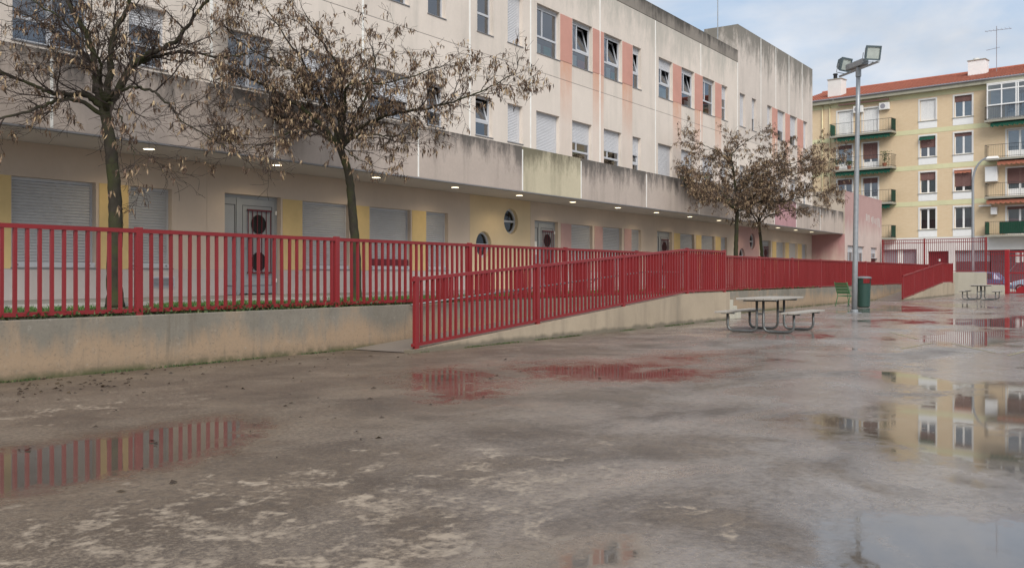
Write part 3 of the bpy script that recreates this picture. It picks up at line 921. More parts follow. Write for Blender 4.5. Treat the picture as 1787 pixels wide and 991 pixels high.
for a, b in gdoor:
    y = GW + .14
    s = MB()
    z1 = ZH + .03
    s.box(a, a + .06, y, y + .08, .80, z1).box(b - .06, b, y, y + .08, .80, z1).box(a + .06, b - .06, y, y + .08, z1 - .08, z1)
    xm = a + .52
    s.box(xm - .04, xm + .04, y, y + .08, .80, z1 - .08)
    d = s.build('door', MAT['door'], school)
    MB().box(a + .06, xm - .04, y + .02, y + .06, .81, z1 - .08).build('side_panel', MAT['door'], d)
    MB().box(xm + .04, b - .06, y + .012, y + .06, .83, z1 - .085).build('leaf', MAT['door'], d)
    for q0, q1 in ((a + .10, xm - .08), (xm + .14, b - .16)):
        s = MB()
        yy = y + .006
        for c in ((q0, q1, z1 - .26, z1 - .245), (q0, q1, 1.02, 1.035), (q1 - .015, q1, 1.035, z1 - .26), (q0, q0 + .012, 1.035, z1 - .26)):
            s.box(c[0], c[1], yy, yy + .03, c[2], c[3])
        s.build('panel_seam', MAT['doorline'], d)
    xc = (xm + b) / 2 + .02
    for zc in (2.55, 1.62):
        s = MB()
        N = 24
        s.quad(*[(xc + .24 * math.cos(2 * PI * k / N), y - .002, zc + .24 * math.sin(2 * PI * k / N)) for k in range(N)])
        s.build('porthole', MAT['black'], d)
    for k in range(6):
        x = xc - .36 + .144 * k
        MB().tube([(x, y - .035, 1.36), (x, y - .035, 2.88)], .013, 6).build('grille_bar', MAT['grille'], d)
    MB().box(xc - .385, xc + .385, y - .05, y - .02, 2.875, 2.915).box(xc - .385, xc + .385, y - .05, y - .02, 1.325, 1.362).build('grille_rail', MAT['grille'], d)
    MB().tube([(xm + .10, y + .01, 1.95), (xm + .10, y - .05, 1.95), (xm + .22, y - .05, 1.95)], .014, 8).build('handle', MAT['galv'], d)
    for zc in (1.15, 2.86):
        MB().tube([(b - .05, y - .012, zc - .05), (b - .05, y - .012, zc + .05)], .028, 8).build('hinge', MAT['white'], d)
    if abs(a - 28.87) < .1:
        MB().box(a + .0, a + .36, y - .012, y - .002, 2.02, 2.5).build('notice', MAT['paper'], d)
MB().box(20.2, 21.9, GW + .03, GW + .1, ZS + .11, ZS + .30).build('red_board', MAT['grille'], school)
# vent grille, floor-level
v = MB().box(13.04, 13.64, GW - .03, GW, 1.02, 1.25).build('vent_grille', MAT['alu'], school)
for i in range(6):
    MB().box(13.08, 13.60, GW - .045, GW - .031, 1.05 + .031 * i, 1.065 + .031 * i).build('vent_slat', MAT['alu_d'], v)

# --- canopy: soffit and fascia panels (plane Y = 16.38)
CY = 16.38
MB().quad((5, CY + .15, 3.912), (5, GW + .3, 3.912), (62.59, GW + .3, 3.912), (62.59, CY + .15, 3.912)).build('soffit', MAT['soffit'], school)
MB().box(5, 62.59, CY + .15, 17.29, 4.9, 5.0).build('canopy_roof', MAT['par'], school)
PJ = [4.6, 9.57, 14.79, 19.87, 24.99, 28.69, 33.83, 39.06, 44.0, 49.1, 52.8, 57.4, 62.59]
for a, b in zip(PJ, PJ[1:]):
    mt = 'par_y' if abs(a - 24.99) < .01 else 'par_p' if abs(a - 49.1) < .01 else 'par'
    MB().box(a + .012, b - .012, CY, CY + .15, 3.912, 5.315).build('fascia_panel', MAT[mt], school, bevel=.008)
    MB().box(b - .034, b + .034, CY + .02 if b < 62 else CY + .05, CY + .12, 3.92, 5.27).build('joint', MAT['joint'], school)
    MB().box(b - .028, b + .028, CY - .006, CY + .018, 3.93, 5.22).build('joint_run', MAT['joint'], school) if b < 60 else None
MB().box(5, 62.5, CY - .004, CY + .15, 3.885, 3.911).build('drip_edge', MAT['alu_d'], school)
# downlights
for i in range(15):
    x = 12.2 + 3.49 * i - (0.012 * i * i if i > 9 else 0)
    dl_ = MB().lathe([(0.0, 3.902), (.085, 3.902), (.10, 3.906), (.125, 3.896), (.13, 3.912)], x, 17.27, 20)
    o = dl_.build('downlight', MAT['white'], school)
    MB().lathe([(.0, 3.898), (.112, 3.898)], x, 17.27, 20).build('lamp_disc', MAT['lamp'], o)
    ld = bpy.data.lights.new('downlight', 'SPOT')
    ld.energy = 42
    ld.spot_size = R(150)
    ld.spot_blend = 0.7
    ld.shadow_soft_size = .09
    ld.color = (1.0, .80, .52)
    lo = bpy.data.objects.new('downlight_lamp', ld)
    col.objects.link(lo)
    lo.parent = o
    lo.location = (x - 34, 17.27 - 18.4, 3.88)

# --- upper floors (wall plane Y = 17.3)
UY = 17.3
U2L = [(9.36, 10.91, .0, 'double', 0), (11.75, 12.64, .28, 'narrow', 0), (14.26, 15.6, .05, 'double', 0), (16.57, 18.19, .40, 'double', 0), (18.91, 20.66, .55, 'wide', 0),
       (21.37, 22.2, .0, 'narrow', .25), (23.75, 24.66, .0, 'narrow', .3), (25.52, 26.4, 1, 'narrow', 0), (6.9, 8.5, .5, 'wide', 0)]
U2R = [(27.25, 28.77, 1, 'wide', 0), (29.66, 31.1, .42, 'wide', 0), (32.05, 33.5, .45, 'wide', 0), (34.47, 35.22, .40, 'narrow', .2), (36.85, 38.3, 1, 'wide', 0),
       (39.25, 40.7, .45, 'wide', .22), (41.66, 43.15, .42, 'wide', 0), (44.0, 44.84, .5, 'narrow', .0), (46.49, 47.3, 1, 'narrow', 0), (48.25, 48.94, .6, 'narrow', 0),
       (50.66, 51.42, 1, 'narrow', 0), (52.38, 53.69, .6, 'wide', 0), (54.6, 55.9, .7, 'wide', 0), (57.14, 57.94, .3, 'narrow', 0)]
U3 = [(16.57, 18.19, .2, 'wide', 0), (19.0, 20.56, 0, 'wide', 0), (21.42, 22.24, 0, 'narrow', 0), (23.84, 24.68, 0, 'narrow', 0), (25.52, 26.4, 1, 'narrow', 0),
      (27.29, 28.78, .03, 'wide', 0, ('palecard', 'teal')), (29.68, 31.14, .03, 'wide', .26, ('palecard', 'redcard')), (32.07, 33.53, .03, 'wide', .26, ('redcard', 'palecard', 'teal')), (34.49, 35.24, .12, 'narrow', .26),
      (36.92, 38.32, .22, 'wide', .26, ('palecard',)), (39.29, 40.7, .08, 'wide', .26, ('palecard', 'palecard')), (41.7, 43.16, .06, 'wide', 0, ('teal', 'redcard')), (44.04, 44.82, .35, 'narrow', 0),
      (46.49, 47.3, 1, 'narrow', 0), (48.25, 48.94, .6, 'narrow', 0), (50.66, 51.42, .95, 'narrow', 0), (52.38, 53.69, .65, 'wide', 0), (54.6, 55.9, .68, 'wide', 0), (57.14, 57.94, 1, 'narrow', 0)]
h2 = [(a, b, 5.62, 6.86) for a, b, *_ in U2L] + [(a, b, 5.16, 6.86) for a, b, *_ in U2R]
h3 = [(a, b, 8.84, 10.52) for a, b, *_ in U3]
UJ = [4.2, 8.95, 13.8, 18.69, 23.45, 26.89, 31.74, 36.6, 41.46, 46.2, 49.65, 52.08, 54.4, 56.9, 59.0]
for a, b in zip(UJ, UJ[1:]):
    tall = a >= 46
    panel('facade_panel', MAT['facade2'], school, a + .016, b - .016, 4.95, 8.192, UY, h2)
    panel('facade_panel', MAT['tall' if tall else 'facade3'], school, a + .016, b - .016, 8.208, 13.93 if tall else 11.99, UY, h3)
    MB().box(b - .038, b + .038, UY - .003, UY + .05, 5.0, 11.98 if not tall else 13.9).build('joint', MAT['joint'], school) if b < 58.9 else None
    if not tall:
        MB().box(a + .009, b - .009, UY - .012, UY + .28, 12.005, 12.6).build('roof_cap', MAT['cap'], school)
MB().box(4.3, 58.95, UY + .012, UY + .05, 8.185, 8.215).build('joint', MAT['alu_d'], school)
for a, b, fr, sty, tl in U2L:
    slat_window(a, b, 5.62, 6.86, UY, school, fr, False, sty, tl)
for a, b, fr, sty, tl in U2R:
    slat_window(a, b, 5.16, 6.86, UY, school, fr, abs(a - 27.25) < .01, sty, tl)
for q in U3:
    slat_window(*q[:2], 8.84, 10.52, UY, school, q[2], False, q[3], q[4], card=q[5] if len(q) > 5 else None)
for a, b in RUN:
    MB().box(a, b if abs(a - 31.18) > .01 else 31.70, UY - .012, UY + .03, 8.86, 10.5).build('painted_strip', MAT['pil_s'], school)
    if abs(a - 31.18) < .01:
        MB().box(31.78, b, UY - .012, UY + .03, 8.86, 10.5).build('painted_strip', MAT['pil_s'], school)
# tower return, roof, back walls, dark rooms behind the glass
MB().box(46.21, 58.99, UY + .29, 19.1, 12.0, 13.92).build('tower_top', MAT['tall'], school)
MB().box(46.205, 46.45, UY + .002, UY + .288, 12.0, 13.925).build('tower_corner', MAT['tall'], school)
MB().box(4.3, 46.2, UY + .29, 30, 11.8, 12.1).build('roof', MAT['cap'], school)
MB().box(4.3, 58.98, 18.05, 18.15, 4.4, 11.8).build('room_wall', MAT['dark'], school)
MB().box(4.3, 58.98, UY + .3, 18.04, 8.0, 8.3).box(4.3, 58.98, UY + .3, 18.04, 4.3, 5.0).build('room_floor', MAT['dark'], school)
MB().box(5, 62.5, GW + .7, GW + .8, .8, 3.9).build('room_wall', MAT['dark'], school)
MB().box(58.9, 59.0, UY + .02, 30, 4.9, 13.9).build('end_wall', MAT['facade3'], school)
MB().box(4.3, 62.5, 29.9, 30, 0, 12).build('back_wall', MAT['facade3'], school)
# --- wing at the far end
WX0, WX1, WY = 62.6, 72.7, 16.3
wh = [(63.3, 65.0, 1.5, 3.2), (65.9, 67.6, 1.5, 3.2), (69.5, 71.3, .82, 3.2)]
for a, b in ((WX0, 66.95 - 1.5), (65.45, 69.0), (69.0, WX1)):
    panel('wing_panel', MAT['wing'], school, a + .006, b - .006, 0, 6.69, WY, wh)
    if b < 72:
        MB().box(b - .05, b + .05, WY + .008, WY + .05, 0, 6.6).build('joint', MAT['joint'], school)
MB().quad((WX0, WY, 3.9), (WX0, WY, 6.69), (WX0, 24, 6.69), (WX0, 24, 3.9)).build('wing_side', MAT['wing_side'], school)
MB().quad((WX0, WY, 0.0), (WX0, WY, 3.9), (WX0, 19, 3.9), (WX0, 19, 0.0)).build('porch_wall', MAT['wing_pink'], school)
MB().quad((WX0, WY + .05, 6.5), (WX1, WY + .05, 6.5), (WX1, 24, 6.5), (WX0, 24, 6.5)).build('wing_roof', MAT['cap'], school)
MB().quad((WX1, WY, 0), (WX1, 24, 0), (WX1, 24, 6.69), (WX1, WY, 6.69)).build('wing_end', MAT['wing'], school)
MB().box(62.7, 72.6, WY + .7, WY + .8, 0, 6.4).build('room_wall', MAT['dark'], school)
slat_window(63.3, 65.0, 1.5, 3.2, WY, school, .22, False, 'double')
slat_window(65.9, 67.6, 1.5, 3.2, WY, school, .22, False, 'double')
slat_window(69.5, 71.3, 2.45, 3.2, WY, school, .5, False, 'double')
MB().box(69.55, 71.25, WY + .14, WY + .2, .82, 2.44).build('door', MAT['grille'], school)
# faded white wash marks on the wing
for i in range(9):
    x = 68.0 + .48 * i + rng.uniform(-.1, .1)
    hgt = rng.uniform(.25, .65)
    zc = 5.25 - .03 * i
    MB().hexa([(xx, yy, z_) for z_ in (zc - hgt / 2, zc + hgt / 2) for yy in (WY - .004, WY + .002) for xx in (x, x + rng.uniform(.12, .34))]).build('wash_mark', MAT['dado'], school)

# lightning rod on the school roof
lr = empty('lightning_rod', (45.3, 18.0, 12.1), 0, 'thin grey mast on top of the school roof', 'mast')
MB().lathe([(.09, 12.1), (.09, 12.2), (.03, 12.22), (.02, 17.6), (.004, 18.4)], 45.3, 18.0, 8).build('mast_rod', MAT['galv'], lr)

# ------------------------------------------------------------------ trees
RV = Vector((SN, -CS, 0))
FV = Vector((CS, SN, 0))
UV = Vector((0, 0, 1))


def clampy(p):
    lim = 16.15 if p.z < 5.6 else 17.05
    if p.y > lim:
        p.y = lim - (p.y - lim) * .3
    return p


class Tree:
    def __init__(s, seed):
        s.r = random.Random(seed)
        s.pods = MB()
        s.npod = 0

    def jit(s, a):
        return Vector((s.r.uniform(-a, a), s.r.uniform(-a, a), s.r.uniform(-a, a)))

    def twig(s, mb, p, d, L, rad, lev, dens):
        n = max(3, int(L / (.11 if lev < 2 else .07)))
        pts, rr = [p.copy()], [rad]
        dirs = [d.copy()]
        for i in range(n):
            t = (i + 1) / n
            d = (d + s.jit(.30) + Vector((0, 0, (.10 if lev < 2 else .02) - .10 * t))).normalized()
            p = clampy(p + d * (L / n))
            pts.append(p.copy())
            dirs.append(d.copy())
            rr.append(max(.0031, rad * (1 - .75 * t)))
        mb.tube(pts, rr, 5 if lev == 1 else 3, cap=False)
        if lev < 3:
            step = max(1, int((.22 if lev == 1 else .15) / (L / n)))
            for i in range(1, n + 1):
                if i % step == 0 or i >= n - 1:
                    for _ in range(1 if lev == 1 else s.r.choice((1, 1, 1, 2))):
                        dd = (dirs[i] + s.jit(1.0) * 1.0).normalized()
                        dd.z = dd.z * .7 + .08
                        s.twig(mb, pts[i], dd.normalized(), (L * s.r.uniform(.35, .6) if lev == 1 else s.r.uniform(.14, .32)), rr[i] * .6, lev + 1, dens)
        if lev >= 2:
            for q in pts[1:]:
                if s.r.random() < dens * (.09 if lev == 2 else .17):
                    for _ in range(s.r.randint(3, 8)):
                        s.pod(q + s.jit(.05))

    def pod(s, p):
        s.npod += 1
        L = s.r.uniform(.065, .145)
        w_ = s.r.uniform(.008, .014)
        d = (Vector((0, 0, -1)) + s.jit(.45)).normalized()
        if s.r.random() < .12:
            d = (d + s.jit(1.4)).normalized()
        sx = d.orthogonal().normalized()
        sx = Matrix.Rotation(s.r.uniform(0, 2 * PI), 3, d) @ sx
        bend = sx.cross(d) * L * s.r.uniform(.08, .25)
        a, b, c = p, p + d * L * .5 + bend, p + d * L
        v = s.pods.v
        k = len(v)
        v += [tuple(a), tuple(a + d * L * .22 + sx * w_ + bend * .6), tuple(b + sx * w_ * 1.1), tuple(c + bend * .3), tuple(b - sx * w_ * 1.1), tuple(a + d * L * .22 - sx * w_ + bend * .6)]
        s.pods.f += [(k, k + 1, k + 5), (k + 1, k + 2, k + 4, k + 5), (k + 2, k + 3, k + 4)]
        s.pods.m += [0, 0, 0]


def smooth_path(P, n, jit, r):
    """Catmull-Rom through P"""
    P = [P[0]] + list(P) + [P[-1]]
    out = []
    for i in range(1, len(P) - 2):
        for k in range(n):
            t = k / n
            a, b, c, d = P[i - 1], P[i], P[i + 1], P[i + 2]
            q = .5 * ((2 * b) + (c - a) * t + (2 * a - 5 * b + 4 * c - d) * t * t + (3 * b - a - 3 * c + d) * t ** 3)
            out.append(q + Vector((r.uniform(-jit, jit), r.uniform(-jit, jit), r.uniform(-jit, jit))))
    out.append(P[-1])
    return out


def make_tree(label, base, trunk, limbs, r0, seed, dens=.5, sub=1.0, group='bare trees with hanging seed pods'):
    """trunk: points (right, up, depth) from base; limbs: lists of (right, up, depth) from the fork"""
    T = Tree(seed)
    base = Vector(base)
    root = empty('pod_tree', base, 0, label, 'tree', group)
    W = lambda q, o: o + RV * q[0] + UV * q[1] + FV * q[2]
    tp = smooth_path([W(q, base) for q in trunk], 8, .008, T.r)
    n = len(tp)
    tr = MB().tube(tp, [r0 * (1.25 - .25 * min(1, i / 3) - .34 * i / n) for i in range(n)], 14)
    tr.build('trunk', MAT['bark'], root, smooth=True)
    fork = tp[-1]
    for li, lm in enumerate(limbs):
        rad = lm[0] * .98
        start = fork - (tp[-1] - tp[-3]) * T.r.uniform(.0, .9)
        pts = smooth_path([start] + [clampy(W(q, fork)) for q in lm[1:]], 9, .022, T.r)
        m_ = len(pts)
        rr = [max(.006, rad * (1 - .86 * (i / (m_ - 1)) ** .8)) for i in range(m_)]
        lb = MB().tube(pts, rr, 8)
        lo_ = lb.build('limb', MAT['bark'], root, smooth=True)
        br = MB()
        L = sum((pts[i + 1] - pts[i]).length for i in range(m_ - 1))
        dist, nxt = 0, L * .16
        for i in range(1, m_):
            dist += (pts[i] - pts[i - 1]).length
            while dist > nxt:
                t = dist / L
                d0 = (pts[i] - pts[i - 1]).normalized()
                dd = (d0 * .9 + T.jit(1.0)).normalized()
                dd.z = dd.z * .75 + .12
                T.twig(br, pts[i], dd.normalized(), T.r.uniform(.7, 1.35) * sub * (1.1 - .45 * t), min(rr[i] * .7, .017), 1, dens)
                nxt += T.r.uniform(.20, .40)
        T.twig(br, pts[-1], (pts[-1] - pts[-2]).normalized(), .6 * sub, rr[-1], 1, dens)
        br.build('branches', MAT['twig'], lo_)
    o = T.pods.build('seed_pods', MAT['pods'], root)
    o['kind'] = 'stuff'
    return T.npod


def L_(sc_, fx, fy, rad, *pts):
    return [rad] + [((x - fx) / sc_, (fy - y) / sc_, d) for x, y, d in pts]


NP = []
s1, f1 = 101.0, (180, 190)
NP.append(make_tree('bare pod tree with mossy trunk at the left, nearest the playground corner', (9.72, 14.70, .74),
          [(0, 0, 0), (-.01, .8, 0), (.0, 1.6, .02), (-.06, 2.5, .02), (-.17, 3.39, 0)],
          [L_(s1, *f1, .075, (150, 168, -.1), (105, 168, -.3), (55, 150, -.5), (-60, 110, -.9)),
           L_(s1, *f1, .045, (130, 178, -.25), (80, 205, -.6), (0, 232, -1.0), (-90, 225, -1.3)),
           L_(s1, *f1, .085, (160, 150, .1), (148, 70, .15), (120, 15, .0), (95, -60, .0), (60, -130, -.3)),
           L_(s1, *f1, .080, (192, 130, -.1), (202, 70, -.2), (232, 20, -.3), (250, -60, -.4), (270, -140, -.4)),
           L_(s1, *f1, .075, (212, 140, .0), (240, 100, .05), (300, 75, .0), (345, 30, -.2), (400, -30, -.4), (430, -70, -.4)),
           L_(s1, *f1, .050, (225, 115, .1), (300, 88, .2), (380, 98, .1), (455, 92, -.1)),
           L_(s1, *f1, .040, (205, 165, -.2), (270, 165, -.5), (315, 195, -.7), (350, 230, -.9), (430, 275, -1.1)),
           L_(s1, *f1, .040, (190, 150, -.4), (205, 120, -.9), (150, 60, -1.3), (80, 20, -1.7)),
           L_(s1, *f1, .040, (150, 110, .2), (90, 60, .4), (20, 15, .4), (-60, -20, .3)),
           L_(s1, *f1, .030, (200, 185, -.3), (235, 215, -.7), (262, 255, -1.0), (275, 290, -1.1))],
          .135, 11, dens=.24, sub=1.0))
s2, f2 = 78.0, (590, 258)
NP.append(make_tree('bare pod tree with leaning trunk between the front doors and the middle ramp', (15.66, 14.70, .74),
          [(0, 0, 0), (.0, .9, 0), (-.08, 2.0, 0), (-.17, 2.8, .0), (-.36, 3.40, 0)],
          [L_(s2, *f2, .075, (560, 222, -.1), (515, 185, -.3), (470, 160, -.5), (400, 150, -.8), (330, 175, -1.1)),
           L_(s2, *f2, .060, (575, 215, .1), (545, 140, .1), (505, 80, -.1), (470, 25, -.4)),
           L_(s2, *f2, .060, (592, 200, -.1), (598, 140, -.4), (570, 90, -.7), (545, 45, -1.0)),
           L_(s2, *f2, .055, (612, 215, .0), (640, 165, -.1), (655, 120, -.3), (648, 85, -.5)),
           L_(s2, *f2, .060, (625, 228, -.2), (690, 205, -.4), (760, 198, -.7), (830, 180, -1.0), (895, 150, -1.3)),
           L_(s2, *f2, .035, (630, 240, -.3), (690, 248, -.7), (740, 240, -1.0)),
           L_(s2, *f2, .045, (550, 225, .2), (480, 205, .3), (420, 215, .2), (350, 205, -.1), (300, 240, -.3)),
           L_(s2, *f2, .035, (560, 240, -.5), (520, 245, -1.0), (480, 270, -1.4), (440, 290, -1.7)),
           L_(s2, *f2, .050, (590, 200, .2), (560, 150, .3), (480, 110, .3), (410, 70, .2), (360, 50, .0)),
           L_(s2, *f2, .050, (605, 200, -.5), (620, 165, -1.0), (690, 170, -1.5), (780, 150, -1.9)),
           L_(s2, *f2, .030, (600, 260, -.3), (620, 280, -.6), (660, 300, -.9))],
          .115, 23, dens=.8, sub=1.0))
s3, f3 = 40.7, (1287, 362)
NP.append(make_tree('bare pod tree rising beside the end of the middle ramp', (38.96, 14.70, .74),
          [(0, 0, 0), (.02, 1.2, 0), (.05, 2.3, 0), (.08, 3.38, 0)],
          [L_(s3, *f3, .07, (1261, 350, -.1), (1232, 341, -.3), (1196, 328, -.6), (1150, 318, -.9)),
           L_(s3, *f3, .06, (1283, 320, .0), (1279, 290, -.1), (1276, 270, -.2), (1295, 252, -.4), (1318, 235, -.5)),
           L_(s3, *f3, .045, (1282, 300, .1), (1262, 268, .1), (1235, 255, .0), (1205, 245, -.2)),
           L_(s3, *f3, .055, (1298, 318, .0), (1325, 296, .0), (1350, 288, -.2), (1385, 285, -.4), (1410, 262, -.5)),
           L_(s3, *f3, .055, (1310, 345, -.1), (1350, 315, -.4), (1390, 303, -.8), (1435, 288, -1.1)),
           L_(s3, *f3, .04, (1320, 352, -.4), (1355, 353, -.9), (1400, 345, -1.3), (1425, 350, -1.5)),
           L_(s3, *f3, .035, (1265, 335, .3), (1235, 310, .3), (1220, 290, .2)),
           L_(s3, *f3, .035, (1275, 350, -.8), (1240, 355, -1.5), (1205, 350, -1.9)),
           L_(s3, *f3, .035, (1300, 330, -.8), (1340, 310, -1.5), (1380, 290, -1.9))],
          .11, 37, dens=1.5, sub=1.0))
s4, f4 = 38.2, (1325, 385)
NP.append(make_tree('small bare pod tree with tilted thin trunk before the pink wall', (42.5, 14.70, .74),
          [(0, 0, 0), (-.05, 1.2, 0), (-.12, 2.2, 0), (-.2, 2.9, 0)],
          [L_(s4, *f4, .045, (1310, 365, 0), (1290, 350, -.2), (1270, 340, -.4)),
           L_(s4, *f4, .045, (1335, 360, 0), (1355, 340, -.2), (1385, 335, -.4)),
           L_(s4, *f4, .045, (1325, 355, -.3), (1335, 325, -.5), (1350, 315, -.6)),
           L_(s4, *f4, .035, (1340, 372, -.4), (1370, 365, -.9), (1400, 362, -1.2)),
           L_(s4, *f4, .035, (1315, 370, -.5), (1300, 375, -1.0), (1280, 380, -1.3))],
          .085, 41, dens=1.5, sub=.9))
print('pods', NP)

# ------------------------------------------------------------------ planting
gr = random.Random(5)


def blades(name, mat, n, fn, hmin, hmax, wmin, wmax, lean, label, cat):
    s = MB()
    for _ in range(n):
        x, y, z = fn()
        a = gr.uniform(0, 2 * PI)
        h = gr.uniform(hmin, hmax)
        w_ = gr.uniform(wmin, wmax)
        dx, dy = math.cos(a) * w_, math.sin(a) * w_
        lx, ly = gr.uniform(-lean, lean), gr.uniform(-lean, lean)
        k = len(s.v)
        s.v += [(x - dx, y - dy, z), (x + dx, y + dy, z), (x + dx * .7 + lx * .4, y + dy * .7 + ly * .4, z + h * .6), (x + lx, y + ly, z + h)]
        s.f += [(k, k + 1, k + 2), (k, k + 2, k + 3)]
        s.m += [0, 0]
    o = s.build(name, MAT[mat])
    return tag(o, label, cat, kind='stuff')


def gpos():
    while True:
        x, y = gr.uniform(3, 34), gr.uniform(11.9, 14.9)
        if math.sin(x * 1.3 + math.sin(y * 2.1) * 1.5) + .6 * math.sin(y * 3 + x * .37) > -.25:
            return x, y, .742


blades('grass', 'grassm', 26000, gpos, .03, .10, .004, .009, .05, 'patchy short grass behind the red railing', 'grass')


def ipos():
    x = gr.choice((gr.uniform(3, 15.5), gr.gauss(10.2, 1.6), gr.uniform(26, 40)))
    return x, 11.52 + abs(gr.gauss(0, .22)), .735 + gr.uniform(0, .07)


blades('creeper', 'ivym', 9000, ipos, .02, .06, .012, .028, .05, 'creeping leaves along the top of the retaining wall', 'creeper')


def mpos():
    while True:
        x = gr.uniform(2.5, 26)
        if math.sin(x * 2.3) + math.sin(x * 5.1 + 1) + .8 * math.sin(x * .9) > gr.uniform(-.6, 2.0):
            return (x, 11.47 - abs(gr.gauss(0, .035)), .0) if x < 12.2 else (x, 10.1 - abs(gr.gauss(0, .02)), 0)


blades('weeds', 'ivym', 2600, mpos, .008, .035, .005, .012, .02, 'moss and small weeds at the foot of the walls', 'weeds')

s = MB()
lr_ = random.Random(9)
for _ in range(210):
    x, y = lr_.choice(((lr_.uniform(4, 11.5), 11.4 - abs(lr_.gauss(0, .7))), (lr_.uniform(3, 12), lr_.uniform(5, 11)), (lr_.gauss(6.2, .6), lr_.gauss(10.3, .4))))
    a = lr_.uniform(0, 2 * PI)
    L = lr_.uniform(.012, .042)
    w_ = L * lr_.uniform(.25, .6)
    c_, s_ = math.cos(a), math.sin(a)
    k = len(s.v)
    for u, v_, z in ((-L, 0, .006), (0, w_, .014 + lr_.uniform(0, .012)), (L, 0, .006), (0, -w_, .006 + lr_.uniform(0, .008))):
        s.v.append((x + c_ * u - s_ * v_, y + s_ * u + c_ * v_, z))
    s.f.append((k, k + 3, k + 2, k + 1))
    s.m.append(0)
tag(s.build('leaf_litter', MAT['litter']), 'dark fallen leaves and pods scattered on the wet concrete', 'leaves', kind='stuff')

# ------------------------------------------------------------------ picnic tables
def picnic_table(loc, rz, label):
    r = empty('picnic_table', loc, rz, label, 'picnic table', 'picnic tables in the yard', world=False)
    for i in range(4):
        y = -.315 + .21 * i
        MB().box(-1.12, 1.12, y - .1, y + .1, .735, .78).build('table_plank', MAT['plank'], r, bevel=.008)
    for sg in (-1, 1):
        for i in range(2):
            y = sg * (.68 + .155 * i)
            MB().box(-1.15, 1.15, y - .073, y + .073, .435, .475).build('bench_plank', MAT['plank'], r, bevel=.007)
    for xs in (-.72, .72):
        MB().box(xs - .03, xs + .03, -.38, .38, .695, .734).build('crossbar', MAT['steel_d'], r)
        MB().box(xs - .02, xs + .02, -.08, .08, .40, .44).build('tie_bar', MAT['steel_d'], r)
        for sg in (-1, 1):
            c = .13
            y0, y1 = .075, .76
            P = [(xs, sg * y0, .70), (xs, sg * y0, .03 + c)]
            P += [(xs, sg * (y0 + c - c * math.cos(t)), .03 + c - c * math.sin(t)) for t in (R(30), R(60), R(90))]
            P += [(xs, sg * (y1 - c + c * math.sin(t)), .03 + c - c * math.cos(t)) for t in (0, R(30), R(60), R(90))]
            P += [(xs, sg * y1, .434)]
            MB().tube(P, .029, 10).build('leg', MAT['steel_d'], r, smooth=True)
            MB().box(xs - .035, xs + .035, sg * .755 - .15, sg * .755 + .15, .405, .434).build('bench_bracket', MAT['steel_d'], r)
    return r


picnic_table((21.5, 7.26, 0), 0, 'larger picnic table with grey tube legs in front of the middle ramp')
picnic_table((54.2, 7.26, 0), 0, 'small far picnic table in front of the boundary wall')

# ------------------------------------------------------------------ green chair
ch = empty('garden_chair', (39.75, 10.35, 0), R(-38), 'green slatted metal chair beside the litter bin', 'chair', world=False)
W2 = .42
for i in range(5):      # seat slats (chair faces +x)
    x = .02 + .10 * i
    MB().box(x - .042, x + .042, -W2, W2, .43 - .012 * abs(i - 2), .448 - .012 * abs(i - 2)).build('seat_slat', MAT['green'], ch, bevel=.004)
for i in range(4):
    z = .52 + .115 * i
    x = -.06 - .035 * i
    MB().hexa([(x + a + (-.03 if zz_ else 0), y, z + zz_ * .10) for zz_ in (0, 1) for y in (-W2, W2) for a in (-.009, .009)]).build('back_slat', MAT['green'], ch, bevel=.004)
for sg in (-1, 1):
    y = sg * (W2 - .03)
    MB().tube([(-.16, y, 0), (-.05, y, .40), (-.04, y, .44), (-.08, y, .60), (-.205, y, .99)], .016, 8).build('back_leg', MAT['green'], ch, smooth=True)
    MB().tube([(.52, y, 0), (.44, y, .40), (.40, y, .43), (-.03, y, .42)], .016, 8).build('front_leg', MAT['green'], ch, smooth=True)
    MB().tube([(-.10, y, .66), (.15, y, .69), (.42, y, .67), (.47, y, .62), (.44, y, .41)], .014, 8).build('armrest', MAT['green'], ch, smooth=True)

# ------------------------------------------------------------------ litter bin
bn = empty('litter_bin', (39.2, 9.48, 0), 0, 'dark green litter bin with grey lid behind the lamp mast', 'bin', world=False)
MB().lathe([(0, .02), (.235, .02), (.245, .05), (.275, .93), (.285, .95), (.262, .95), (.25, .90), (.22, .1), (0, .08)], n=28).build('bin_body', MAT['bin'], bn, smooth=False)
MB().lathe([(.0, 1.13), (.28, 1.13), (.305, 1.14), (.31, 1.17), (.29, 1.20), (.16, 1.225), (0, 1.23)], n=28).build('lid', MAT['bin_d'], bn, smooth=True)
for k in range(3):
    a = 2 * PI * k / 3 + .9
    MB().box(-.012, .012, -.05, .05, .85, 1.14)
    o = MB().box(.245, .262, -.09, .09, .78, 1.135).build('lid_bracket', MAT['bin'], bn)
    o.rotation_euler = (0, 0, a)
MB().lathe([(.0, .0), (.2, .0), (.2, .019), (0, .019)], n=20).build('foot', MAT['black'], bn)

